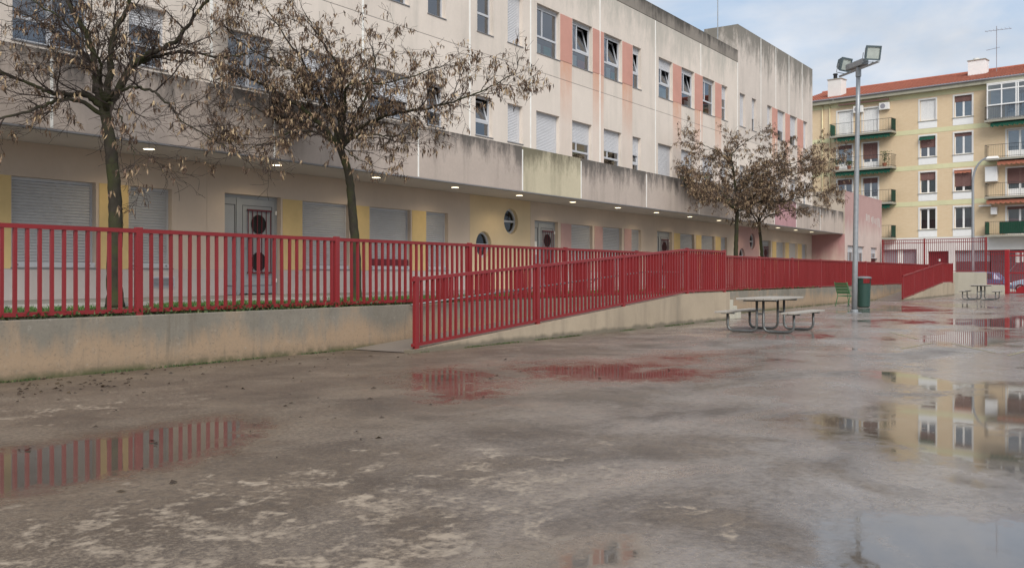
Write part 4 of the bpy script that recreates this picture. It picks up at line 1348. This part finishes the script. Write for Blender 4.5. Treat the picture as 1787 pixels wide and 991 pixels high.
# ------------------------------------------------------------------ flood light mast
ms = empty('floodlight_mast', (33.2, 8.33, 0), 0, 'tall grey floodlight mast standing in the yard', 'lamp post', world=False)
TOP = 8.24
dxm = RV * .14
P = [Vector((0, 0, 0)) + dxm * t + UV * TOP * t for t in (0, .2, .4, .6, .8, 1)]
MB().tube(P, [.095, .09, .085, .08, .075, .07], 16).build('pole', MAT['galv'], ms, smooth=True)
MB().box(-.2, .2, -.2, .2, 0.0, .018).build('base_plate', MAT['galv'], ms)
MB().lathe([(.125, .02), (.125, .10), (.107, .12)], n=16).build('pole_collar', MAT['galv'], ms)
top = P[-1]
bd = (RV * .19 - FV * .98).normalized()
bn_ = UV.cross(bd)
MB().tube([top - bd * 1.2 + UV * .0, top + bd * 1.2], .045, 4).build('crossbar', MAT['galv'], ms)
MB().tube([top - UV * .25, top + UV * .05], .092, 12).build('pole_top', MAT['galv'], ms)


def flood(pos_, aim, up=UV):
    """a rectangular floodlight whose window faces aim"""
    z = Vector(aim).normalized()
    x = up.cross(z).normalized()
    y = z.cross(x)
    c = Vector(pos_)
    f = lambda a, b, d: c + x * a + y * b + z * d
    s = MB()
    s.hexa([f(a * (.27 if d else .17), b * (.235 if d else .13), d_) for d, d_ in ((0, -.20), (1, .03)) for b in (-1, 1) for a in (-1, 1)])
    for q in ((-.27, .27, -.235, -.185), (-.27, .27, .185, .235), (-.27, -.225, -.185, .185), (.225, .27, -.185, .185)):
        s.hexa([f(a, b, d) for d in (.03, .065) for b in q[2:] for a in q[:2]])
    o = s.build('floodlight', MAT['lampbox'], ms)
    MB().quad(f(-.225, -.185, .036), f(.225, -.185, .036), f(.225, .185, .036), f(-.225, .185, .036)).build('lamp_glass', MAT['lampglass'], o)
    MB().tube([f(-.30, 0, -.05), f(-.30, -.3, -.05), f(.30, -.3, -.05), f(.30, 0, -.05)], .014, 6).build('bracket', MAT['galv'], o)


flood(top + bd * .85 + UV * .36, -FV * .9 + RV * .15 - UV * .22)
flood(top - bd * .85 + UV * .34, -FV * .8 + RV * .55 - UV * .28)
gb = MB()
cc = top + UV * .16
gb.hexa([cc + bd * a + bn_ * b + UV * d for d in (-.09, .12) for b in (-.13, .13) for a in (-.62, .42)])
gb.build('ballast_box', MAT['galv'], ms, bevel=.03)
for a in (-.3, .1, .5):
    MB().tube([top + bd * a + UV * .02 + bn_ * .15, top + bd * (a + .06) + UV * .16 + bn_ * .2, top + bd * (a + .16) + UV * .04 + bn_ * .15], .012, 5).build('cable', MAT['white'], ms)

# ------------------------------------------------------------------ boundary wall, fence and gate
BA = math.atan2(-1, -.157)          # local x runs to the right along the boundary


def bpt(Y):
    return (69.5 + .157 * Y, Y, 0)


bw = empty('boundary_wall', bpt(16.1), BA, 'stepped grey concrete wall under the tall red fence', 'wall', world=False)
L1 = (16.1 - 9.15) * 1.0122
L2 = (16.1 - 7.95) * 1.0122
MB().box(0, L1, -.12, .13, -.05, 1.46).build('wall_high', MAT['bwall'], bw, bevel=.015)
MB().box(L1 + .003, L2 - .06, -.12, .13, -.05, .60).build('wall_low', MAT['bwall'], bw, bevel=.015)
MB().box(L1 - .0, L2 - .06, -.16, -.123, -.05, .52).build('wall_plinth', MAT['bwall'], bw)
bf = empty('boundary_fence', bpt(16.1), BA, 'tall red barred fence on the boundary wall', 'fence', world=False)
for a, b, z0, z1 in ((0, L1, 1.5, 3.78), (L1, L2 - .1, .64, 2.9)):
    for z in (z0, z1 - .05, z0 + (z1 - z0) * .88):
        MB().box(a, b, -.025, .025, z, z + .045).build('rail', MAT['red'], bf)
    bm_ = MB().box(-.017, .017, -.017, .017, 0, z1 - z0 - .05).mesh('bar', MAT['red'])
    n = int((b - a) / .135)
    for i in range(1, n):
        inst('bar', bm_, bf, (a + (b - a) * i / n, 0, z0 + .045))
for x, z0, z1 in ((.03, 1.47, 3.82), (L1 * .42, 1.47, 3.82), (L1 - .04, .6, 3.82)):
    MB().box(x - .045, x + .045, -.045, .045, z0, z1).build('post', MAT['red'], bf)
gt = empty('sliding_gate', bpt(7.9), BA, 'red barred sliding gate at the right edge', 'gate', world=False)
MB().box(-.13, .13, -.13, .13, 0, 2.95).build('gate_post', MAT['red2'], gt, bevel=.01)
for z in (.06, 2.75, 1.35, 2.5):
    MB().box(.16, 5.2, -.03, .03, z, z + .09).build('gate_rail', MAT['red2'], gt)
bm_ = MB().box(-.015, .015, -.015, .015, 0, 2.6).mesh('bar', MAT['red2'])
for i in range(36):
    inst('bar', bm_, gt, (.3 + .136 * i, .045, .15))
s = MB()
for k in range(10):
    a0, a1 = PI * k / 10, PI * (k + 1) / 10
    s.quad(*[(.95 + r_ * math.cos(a), -.04, .12 + r_ * math.sin(a)) for r_, a in ((.0, a0), (.42, a0), (.42, a1), (0, a1))][1:] + [(.95, -.04, .12)])
s.build('wheel_guard', MAT['red2'], gt)
MB().box(.15, 5.2, -.1, .1, 0, .03).build('track', MAT['galv'], gt)
wst = MB().tube([(0, 0, 0), (1.55, -.02, 2.05)], .03, 6)
tw = empty('fence_brace', Vector(bpt(9.0)) + Vector((1.0, 0, 0)), BA, 'grey slanting brace behind the lower boundary fence', 'brace', world=False)
wst.build('brace_tube', MAT['galv'], tw)

# street lamp behind the fence
slp = empty('street_lamp', (76.7, 10.81, .01), 0, 'curved grey street lamp in front of the yellow apartments', 'street lamp', world=False)
P = [Vector((0, 0, z)) for z in (0, 2, 4, 6, 8)]
for t in range(1, 8):
    a = PI / 2 * t / 7
    P.append(Vector((-.02, -1.0 * (1 - math.cos(a)), 8.0 + 1.75 * math.sin(a))))
MB().tube(P, [.14, .12, .11, .10, .09] + [.085 - .004 * t for t in range(7)], 10).build('pole', MAT['galv'], slp, smooth=True)
hd = P[-1]
s = MB()
s.hexa([(hd.x + a, hd.y + b, hd.z + z) for z, w_, k in ((-.08, .17, 0), (.1, .09, .1)) for b in (.15 - k, -.75 + k) for a in (-w_, w_)])
s.build('lamp_head', MAT['white2'], slp, bevel=.04)

# ------------------------------------------------------------------ cars in the street
def car(loc, rz, paint, label):
    r = empty('parked_car', loc, rz, label, 'car', 'cars parked behind the gate', world=False)
    st_ = [(-2.05, .38, .62, .62, .72, .68), (-1.98, .30, .92, .95, .80, .62), (-1.55, .24, .96, 1.42, .84, .60), (-.6, .22, .95, 1.50, .86, .64), (.25, .22, .93, 1.44, .86, .62),
           (1.05, .24, .92, .97, .85, .74), (1.75, .28, .78, .80, .80, .68), (2.02, .36, .60, .62, .68, .60)]
    s = MB()
    for x, zb, zl, zr_, wl_, wr_ in st_:
        s.v += [(x, -wl_ * .92, zb), (x, -wl_, (zb + zl) / 2), (x, -wl_ * .97, zl), (x, -wr_, zr_), (x, wr_, zr_), (x, wl_ * .97, zl), (x, wl_, (zb + zl) / 2), (x, wl_ * .92, zb)]
    for i in range(len(st_) - 1):
        for k in range(8):
            a, b = i * 8 + k, i * 8 + (k + 1) % 8
            s.f.append((a, a + 8, b + 8, b))
            s.m.append(0)
    s.f += [tuple(range(8)), tuple(reversed(range((len(st_) - 1) * 8, len(st_) * 8)))]
    s.m += [0, 0]
    s.build('body', paint, r, smooth=False, bevel=.03)
    for sg in (-1, 1):
        for x0, x1, a0, a1 in ((-1.5, -.66, .60, .645), (-.58, .22, .645, .62)):
            z1a = 1.36 if x0 < -1 else 1.42
            z1b = 1.42 if x0 < -1 else 1.37
            MB().quad((x0, sg * .83, .98), (x1, sg * .845, .97), (x1 + .0, sg * (a1 + .035), z1b), (x0 + .08, sg * (a0 + .05), z1a)).build('side_window', MAT['carglass'], r)
        for x in (-1.25, 1.28):
            t = MB()
            for y0, y1, r_, m_ in ((.66, .865, .31, 0),):
                t.tube([(x, sg * y0, .31), (x, sg * y1, .31)], r_, 20)
            tyre = t.build('tyre', MAT['black'], r)
            MB().tube([(x, sg * .86, .31), (x, sg * .875, .31)], .2, 16).build('rim', MAT['galv'], tyre)
        MB().box(1.86, 1.99, sg * .60 - .13, sg * .60 + .13, .60, .70).build('headlight', MAT['white'], r, bevel=.03)
        MB().box(-2.06, -1.99, sg * .62 - .1, sg * .62 + .1, .66, .86).build('tail_light', MAT['red2'], r, bevel=.02)
    MB().quad((1.02, -.78, .985), (1.02, .78, .985), (.30, .60, 1.435), (.30, -.60, 1.435)).build('windscreen', MAT['carglass'], r)
    return r


MAT['carglass'] = plain('car_glass', (0.03, 0.035, 0.04), .05, .6)
MAT['car_b'] = plain('pale_blue_car_paint', (0.38, 0.50, 0.60), .25, .6, var=.03)
MAT['car_p'] = plain('slate_blue_car_paint', (0.12, 0.13, 0.24), .25, .6, var=.03)
car((75.9, 6.2, .008), BA + PI, MAT['car_b'], 'pale blue car parked behind the sliding gate')
car((75.6, 10.6, .008), BA + PI, MAT['car_p'], 'slate blue car parked behind the low boundary wall')
car((75.2, .6, .008), BA + PI, MAT['white'], 'white car parked behind the gate at the far right')

# ------------------------------------------------------------------ apartment block
AP = empty('apartment_building', (83.5, 0, 0), BA, 'yellow brick apartment block with white windows, balconies and red tiled roof', 'building', world=False)
m, nt = newmat('tan_brick')
tcd = nd(nt, 'ShaderNodeTexCoord')
mp = nd(nt, 'ShaderNodeSeparateXYZ', {0: tcd.outputs['Object']})
cv = nd(nt, 'ShaderNodeCombineXYZ', {0: mp.outputs[0], 1: mp.outputs[2], 2: 0.0})
bk = nd(nt, 'ShaderNodeTexBrick', {'Vector': cv.outputs[0], 'Color1': (0.74, 0.555, 0.35, 1), 'Color2': (0.79, 0.615, 0.41, 1), 'Mortar': (0.62, 0.50, 0.34, 1), 'Scale': 1.0,
                                   'Mortar Size': 0.012, 'Brick Width': 0.25, 'Row Height': 0.075})
cb = mixc(nt, math_(nt, 'MULTIPLY', noise(nt, pos(nt), .7, 5), .35), bk.outputs['Color'], (0.58, 0.43, 0.26))
finish(nt, cb, .85, 0, .25)
MAT['brick'] = m
MAT['band'] = weathered('green_yellow_band', (0.68, 0.65, 0.40), (0.52, 0.50, 0.30), .3)
MAT['eave'] = weathered('eave_concrete', (0.42, 0.40, 0.31), (0.22, 0.21, 0.16), .5)
MAT['tile'] = plain('roof_tile', (0.40, 0.135, 0.085), .8, .25, var=.25, scale=2.5)
MAT['blind'] = plain('brown_blind', (0.21, 0.115, 0.10), .7, .3, var=.06)
MAT['agreen'] = plain('green_awning', (0.025, 0.115, 0.075), .8, .2, var=.1)
MAT['ascreen'] = plain('green_screen', (0.02, 0.075, 0.045), .8, .2, var=.15)
MAT['aorange'] = plain('orange_awning', (0.50, 0.19, 0.12), .8, .2, var=.2, scale=8)
MAT['iron'] = plain('balcony_iron', (0.035, 0.033, 0.035), .5, .4)
MAT['slab'] = weathered('balcony_concrete', (0.36, 0.34, 0.28), (0.2, 0.19, 0.15), .4)
MAT['curtain'] = plain('net_curtain', (0.52, 0.53, 0.52), .8, .2, var=.15, scale=3)
MAT['garage'] = plain('plum_shutter', (0.145, 0.075, 0.085), .6, .3, var=.08)
MAT['greyshut'] = plain('grey_shutter', (0.27, 0.26, 0.28), .6, .3, var=.08)
MAT['pipe'] = plain('cream_pipe', (0.66, 0.58, 0.36), .6, .3)
MAT['clay'] = plain('clay_pot', (0.36, 0.14, 0.08), .8, .2)
FL = [4.42, 7.47, 10.52, 13.57]
LE, RE = -27.5, 14.0
colA, colB, colC, colD = (-16.40, -15.12), (-13.62, -12.26), (-23.6, -22.28), (-21.3, -19.98)
colR, colR2, colE, colF = (-9.62, -7.8), (-5.6, -3.8), (-1.2, .1), (1.6, 2.9)
ah = []
for zf in FL:
    for c in (colA, colB, colE, colF):
        ah.append((c[0], c[1], zf + .66, zf + 2.55))
    for c in (colC, colD, colR, colR2):
        ah.append((c[0], c[1], zf + .05, zf + 2.42))
for i, zf in enumerate(FL):
    panel('brick_storey', MAT['brick'], AP, LE, RE, zf, zf + 2.66, 0, ah, rev=.20, edge=.01)
    MB().box(LE, RE, -.015, .05, zf + 2.661, zf + 3.049).build('floor_band', MAT['band'], AP)
MB().box(LE, RE, .55, .65, 4.2, 16.8).build('room_wall', MAT['dark'], AP)
MB().box(LE, LE + .1, 0.011, 11, 0, 16.9).box(RE - .1, RE, .011, 11, 0, 16.9).box(LE, RE, 10.9, 11, 0, 16.9).build('side_wall', MAT['brick'], AP)


def apt_window(c, z0, z1, blind, doorlike=False, bmat='blind', curtain=False, closed=False):
    a, b = c
    s = MB()
    t = .13
    o_ = -.03
    s.box(a - t, a, o_, .012, z0 - (0 if doorlike else .02), z1 + t).box(b, b + t, o_, .012, z0 - (0 if doorlike else .02), z1 + t).box(a, b, o_, .012, z1, z1 + t)
    wn = s.build('window', MAT['white2'], AP)
    y = .13
    s = MB()
    f_ = .06
    s.box(a, a + f_, y, y + .05, z0, z1).box(b - f_, b, y, y + .05, z0, z1).box(a + f_, b - f_, y, y + .05, z1 - f_, z1).box(a + f_, b - f_, y, y + .05, z0, z0 + f_)
    xm = (a + b) / 2
    s.box(xm - .075, xm + .075, y - .004, y + .046, z0 + f_, z1 - f_)
    if doorlike:
        s.box(a + f_, xm - .075, y, y + .05, z0 + f_, z0 + .6).box(xm + .075, b - f_, y, y + .05, z0 + f_, z0 + .6)
    s.build('sash_frame', MAT['white'], wn)
    for p0, p1 in ((a + f_, xm - .075), (xm + .075, b - f_)):
        MB().quad((p0, y + .03, z0 + f_), (p1, y + .03, z0 + f_), (p1, y + .03, z1 - f_), (p0, y + .03, z1 - f_)).build('pane', MAT['glass'], wn)
        if curtain:
            MB().box(p0, p1, y + .10, y + .12, z0 + f_, z1 - f_).build('curtain', MAT['curtain'], wn)
    if blind > 0:
        corrugated(a + .01, b - .01, z1 - (z1 - z0) * blind, z1, y - .03, .05, .006).build('blind', MAT['white' if closed else bmat], wn)
    if not doorlike:
        MB().box(a - .16, b + .16, -.07, .10, z0 - .075, z0 - .021).build('sill', MAT['slab'], wn)
        MB().box(a - .12, b + .12, -.022, .012, z0 - .66, z0 - .078).build('apron_panel', MAT['white'], wn)
    return wn


BL = {(0, 'A'): (0, 0), (1, 'A'): (.38, 0), (2, 'A'): (.55, 0), (3, 'A'): (1, 1), (0, 'B'): (0, 0), (1, 'B'): (.78, 0), (2, 'B'): (.16, 0), (3, 'B'): (.28, 0)}
for i, zf in enumerate(FL):
    for nm, c in (('A', colA), ('B', colB), ('E', colE), ('F', colF)):
        b_, cl_ = BL.get((i, nm), (rng.choice((0, .3, .6)), 0))
        apt_window(c, zf + .68, zf + 2.42, b_, curtain=(i, nm) in ((0, 'B'), (3, 'B'), (2, 'B'), (1, 'A')), closed=cl_)
    for k, c in enumerate((colC, colD, colR, colR2)):
        b_ = {(3, 0): 1, (3, 1): 1, (2, 1): .62, (2, 0): .15, (1, 2): .55, (1, 1): .2, (2, 2): 0, (1, 0): .2}.get((i, k), .1)
        apt_window(c, zf + .06, zf + 2.28, b_, True, curtain=k >= 2 or (i == 2 and k == 0), closed=(i == 3 and k < 2))


def balcony(a, b, zf, out=1.1, side=None, cloth=None):
    """slab with iron railing"""
    o = MB().box(a, b, -out, -.031, zf - .14, zf + .02).build('balcony', MAT['slab'], AP)
    s = MB()
    zt = zf + 1.06
    for z in (zf + .10, zt):
        s.box(a + .03, b - .03, -out + .03, -out + .06, z, z + .03)
        s.box(a + .03, a + .06, -out + .06, -.03, z, z + .03).box(b - .06, b - .03, -out + .06, -.03, z, z + .03)
    n = int((b - a) / .13)
    for i in range(n + 1):
        x = a + .04 + (b - a - .08) * i / n
        w_ = .022 if i % 10 == 0 else .008
        s.box(x - w_ / 2, x + w_ / 2, -out + .035, -out + .05, zf + .02, zt)
    for i in range(1, 8):
        for x in (a + .045, b - .045):
            y = -out + (out - .05) * i / 8
            s.box(x - .006, x + .006, y - .006, y + .006, zf + .02, zt)
    s.build('balcony_railing', MAT['iron'], o)
    if side:
        for x in (a + .07, b - .075):
            MB().box(x, x + .01, -out + .06, -.04, zf + .08, zt).build('side_screen', MAT[side], o)
    if cloth:
        MB().box(a + cloth[0], a + cloth[1], -out + .065, -out + .075, zf + .08, zt - .02).build('front_screen', MAT[cloth[2]], o)
    return o


def awning(a, b, z, mat, out=.9, drop=.28):
    s = MB()
    n = int((b - a) / .12)
    s.hexa([(x, y, zz_ + (.10 if y > -.5 else 0)) for zz_ in (z, z + .05) for y in (-out, -.04) for x in (a, b)])
    for i in range(n):
        x0, x1 = a + (b - a) * i / n, a + (b - a) * (i + 1) / n
        d = drop * (.8 + .2 * math.sin(i * 2.1))
        s.quad((x0, -out - .002, z - d), (x1, -out - .02 * (i % 2), z - d), (x1, -out - .002, z + .05), (x0, -out - .002, z + .05))
    return s.build('awning', MAT[mat], AP)


for i, zf in enumerate(FL):
    balcony(-23.9, -18.35, zf, side='ascreen' if i in (0, 1, 3) else None)
    balcony(-11.0, -3.2, zf, side='ascreen' if i == 0 else None, cloth=(1.1, 2.9, 'ascreen') if i == 0 else None)
awning(-23.5, -18.6, FL[3] - .26, 'agreen')
awning(-23.5, -18.6, FL[2] - .26, 'agreen')
awning(-23.5, -18.6, FL[1] - .26, 'agreen')
awning(-10.6, -3.6, FL[3] - .28, 'agreen')
awning(-10.1, -3.6, FL[2] - .30, 'aorange')
awning(-10.9, -3.6, FL[1] - .30, 'aorange')
awning(-16.38, -15.14, FL[2] + 2.2, 'agreen', .3, .15)
awning(-13.6, -12.28, FL[1] + 2.25, 'aorange', .16, .12)
# awning arm, air conditioners, boiler boxes, pipes
MB().box(-23.4, -18.9, -.35, -.2, 16.35, 16.47).build('awning_box', MAT['blind'], AP)
for x in (-22.05, -19.75):
    o = MB().box(x, x + .85, -.33, -.04, 15.55, 16.15).build('air_conditioner', MAT['white2'], AP, bevel=.02)
    MB().lathe([(0, 0), (.2, 0)], 0, 0, 16).v
    s = MB()
    s.quad(*[(x + .32 + .22 * math.cos(2 * PI * k / 16), -.333, 15.85 + .22 * math.sin(2 * PI * k / 16)) for k in range(16)])
    s.build('fan_grille', MAT['greyshut'], o)
MB().box(-11.15, -10.25, -.42, -.035, 8.75, 9.95).build('utility_box', MAT['white'], AP, bevel=.02)
MB().box(-10.75, -10.3, -.35, -.035, 6.1, 6.7).build('water_heater', MAT['white'], AP, bevel=.03)
MB().box(-11.6, -10.7, -.5, -.035, 6.78, 6.88).build('vent_hood', MAT['white2'], AP)
for x, r_ in ((-25.0, .06), (-24.3, .05)):
    MB().tube([(x, -.09, 4.3), (x, -.09, 16.6)], r_, 8).build('downpipe', MAT['pipe'], AP, smooth=True)
MB().tube([(-24.3, -.09, 16.6), (-24.1, -.3, 16.75), (-23.7, -.55, 16.95)], .06, 8).build('downpipe', MAT['white2'], AP, smooth=True)
# closed gallery on the top right balcony
g = MB()
for x in (-10.8, -9.75, -8.7, -8.55, -7.5, -6.5, -6.35, -5.3, -4.3, -3.4):
    g.box(x - .045, x + .045, -1.0, -.94, FL[3] + .05, FL[3] + 2.85)
for z in (FL[3] + .06, FL[3] + 1.15, FL[3] + 2.35, FL[3] + 2.78):
    g.box(-10.84, -3.36, -1.005, -.935, z, z + .09)
go_ = g.build('glazed_gallery', MAT['white'], AP)
MB().quad((-10.8, -.96, FL[3] + .1), (-3.4, -.96, FL[3] + .1), (-3.4, -.96, FL[3] + 2.8), (-10.8, -.96, FL[3] + 2.8)).build('pane', MAT['glass'], go_)
MB().box(-10.85, -3.3, -1.02, -.02, FL[3] + 2.86, FL[3] + 2.95).build('gallery_roof', MAT['white2'], go_)
MB().box(-10.6, -8.8, -.75, -.72, FL[3] + 1.2, FL[3] + 2.4).build('curtain', MAT['curtain'], go_)
# eave, gutter and tiled roof
MB().box(LE, RE, -.5, .3, 16.62, 16.80).build('eave_soffit', MAT['eave'], AP)
MB().box(LE, RE, -.50, -.3, 16.8, 17.0).build('eave_fascia', MAT['eave'], AP)
MB().tube([(LE, -.58, 16.98), (RE, -.58, 16.98)], .075, 8).build('gutter', MAT['greyshut'], AP)
s = MB()
px = .115
nC_, nR_ = int((RE - LE) / px), 15
for j in range(nR_):
    y0, y1 = -.62 + .40 * j, -.62 + .40 * (j + 1)
    k0 = len(s.v)
    for i in range(nC_ + 1):
        w_ = .045 if i % 2 else -.025
        x = LE + px * i
        zb = 17.02 + (y0 + .62) * .30
        s.v += [(x, y0, zb + w_ + .035), (x, y1 + .03, zb + .12 + w_)]
    for i in range(nC_):
        a = k0 + 2 * i
        s.f.append((a, a + 2, a + 3, a + 1))
        s.m.append(0)
s.build('roof', MAT['tile'], AP)
MB().tube([(LE, 5.4, 18.86), (RE, 5.4, 18.86)], .12, 8).build('ridge', MAT['tile'], AP)
MB().quad((LE, 5.4, 18.8), (RE, 5.4, 18.8), (RE, 11.2, 17.0), (LE, 11.2, 17.0)).build('back_roof', MAT['tile'], AP)
for x0, x1, y0, y1, zt, m_ in ((-24.8, -23.55, .6, 1.7, 18.95, 'white2'), (-13.5, -12.15, 3.0, 4.0, 19.35, 'white')):
    c_ = MB().box(x0, x1, y0, y1, 17.1, zt).build('chimney', MAT[m_], AP)
    MB().box(x0 - .06, x1 + .06, y0 - .06, y1 + .06, zt, zt + .07).build('chimney_cap', MAT['slab'], c_)
    xm = (x0 + x1) / 2
    MB().lathe([(.17, zt + .07), (.17, zt + .5), (.22, zt + .52), (.2, zt + .62), (0, zt + .66)] if m_ == 'white2' else [(.25, zt + .07), (.25, zt + .25), (0, zt + .3)], xm - .15, (y0 + y1) / 2, 12).build('chimney_pot', MAT['black' if m_ == 'white2' else 'white2'], c_)
# raised gable on the roof at the right
s = MB()
s.hexa([(-9.4 + (0 if z == 18 else 1.6) * (1 if x == 0 else -1) + x, y, z) for z in (18, 19.6) for y in (3.4, 4.6) for x in (0, 4.4)])
s.build('dormer', MAT['tile'], AP)
# ground floor
panel('shop_wall', MAT['white2'], AP, LE, RE, .12, FL[0] - .001, .0, [(-19.5, -16.7, .14, 3.45), (-15.75, -14.1, .14, 3.25), (-13.6, 13.0, .14, 3.28)], rev=.3, edge=.01)
MB().box(-19.5, -16.7, .3, .36, .12, 3.45).build('shop_shutter', MAT['greyshut'], AP)
MB().box(-18.4, -17.9, .27, .295, 2.2, 3.4).build('notice', MAT['paper'], AP)
MB().box(-15.75, -14.1, .3, .36, .12, 3.25).build('entrance_door', MAT['grille'], AP)
MB().box(-15.0, -14.8, .27, .295, 2.4, 2.6).build('door_plate', MAT['paper'], AP)
for k, x in enumerate(np.arange(-13.6, 12.9, 2.66)):
    corrugated(x + .03, x + 2.63, .12, 2.35, .28, .09, .015).build('garage_shutter', MAT['garage'], AP)
    MB().box(x + .03, x + 2.63, .27, .31, 2.37, 3.28).build('garage_panel', MAT['greyshut' if k % 3 == 0 else 'garage'], AP)
MB().box(-9.05, -8.75, .22, .265, 2.25, 3.1).box(-8.6, -8.4, .22, .265, 2.3, 3.1).build('notice', MAT['paper'], AP)
# things on the balconies
def pot_plant(u, y, z, label, tall=.9):
    wpt = Matrix.Rotation(BA, 4, 'Z') @ Vector((u, y, z)) + Vector((83.5, 0, 0))
    r = empty('potted_plant', wpt, 0, label, 'potted plant', world=False)
    MB().lathe([(0, 0), (.13, 0), (.18, .3), (.2, .3), (.2, .33), (.16, .33), (0, .3)], n=14).build('pot', MAT['clay'], r)
    s = MB()
    q = random.Random(int(u * 10))
    for _ in range(160):
        p_ = Vector((q.gauss(0, .22), q.gauss(0, .18), .35 + tall * q.random() ** .7))
        d = Vector((q.uniform(-1, 1), q.uniform(-1, 1), q.uniform(-.5, 1))).normalized() * .10
        n_ = d.orthogonal() * .45
        s.quad(p_ - n_, p_ + d * .6 - n_ * .5, p_ + d, p_ + n_)
    s.build('leaves', MAT['ivym'], r)
    MB().tube([(0, 0, .3), (.02, .02, .35 + tall * .7)], .015, 5).build('stem', MAT['twig'], r)


pot_plant(-19.1, -.75, FL[2] + .02, 'tall potted plant on the right end of the middle left balcony', 1.0)
pot_plant(-22.2, -.8, FL[2] + .02, 'low potted plant in the centre of the middle left balcony', .35)
pot_plant(-23.3, -.8, FL[2] + .02, 'bushy potted plant at the left end of the middle left balcony', .6)
# tv antenna
wpt = Matrix.Rotation(BA, 4, 'Z') @ Vector((-11.3, 3.2, 18.1)) + Vector((83.5, 0, 0))
an = empty('tv_antenna', wpt, BA, 'thin tv antenna on the red tiled roof', 'antenna', world=False)
MB().tube([(0, 0, 0), (0, 0, 3.9)], .03, 6).build('antenna_mast', MAT['greyshut'], an)
MB().tube([(-.9, 0, 3.6), (1.1, .2, 3.55)], .018, 5).build('antenna_boom', MAT['greyshut'], an)
MB().tube([(-.8, 0, 2.0), (.3, -.2, 2.05)], .018, 5).build('antenna_boom', MAT['greyshut'], an)
for i in range(7):
    x = -.8 + .3 * i
    MB().tube([(x, -.28, 3.6), (x, .36, 3.6)], .01, 4).build('antenna_element', MAT['greyshut'], an)
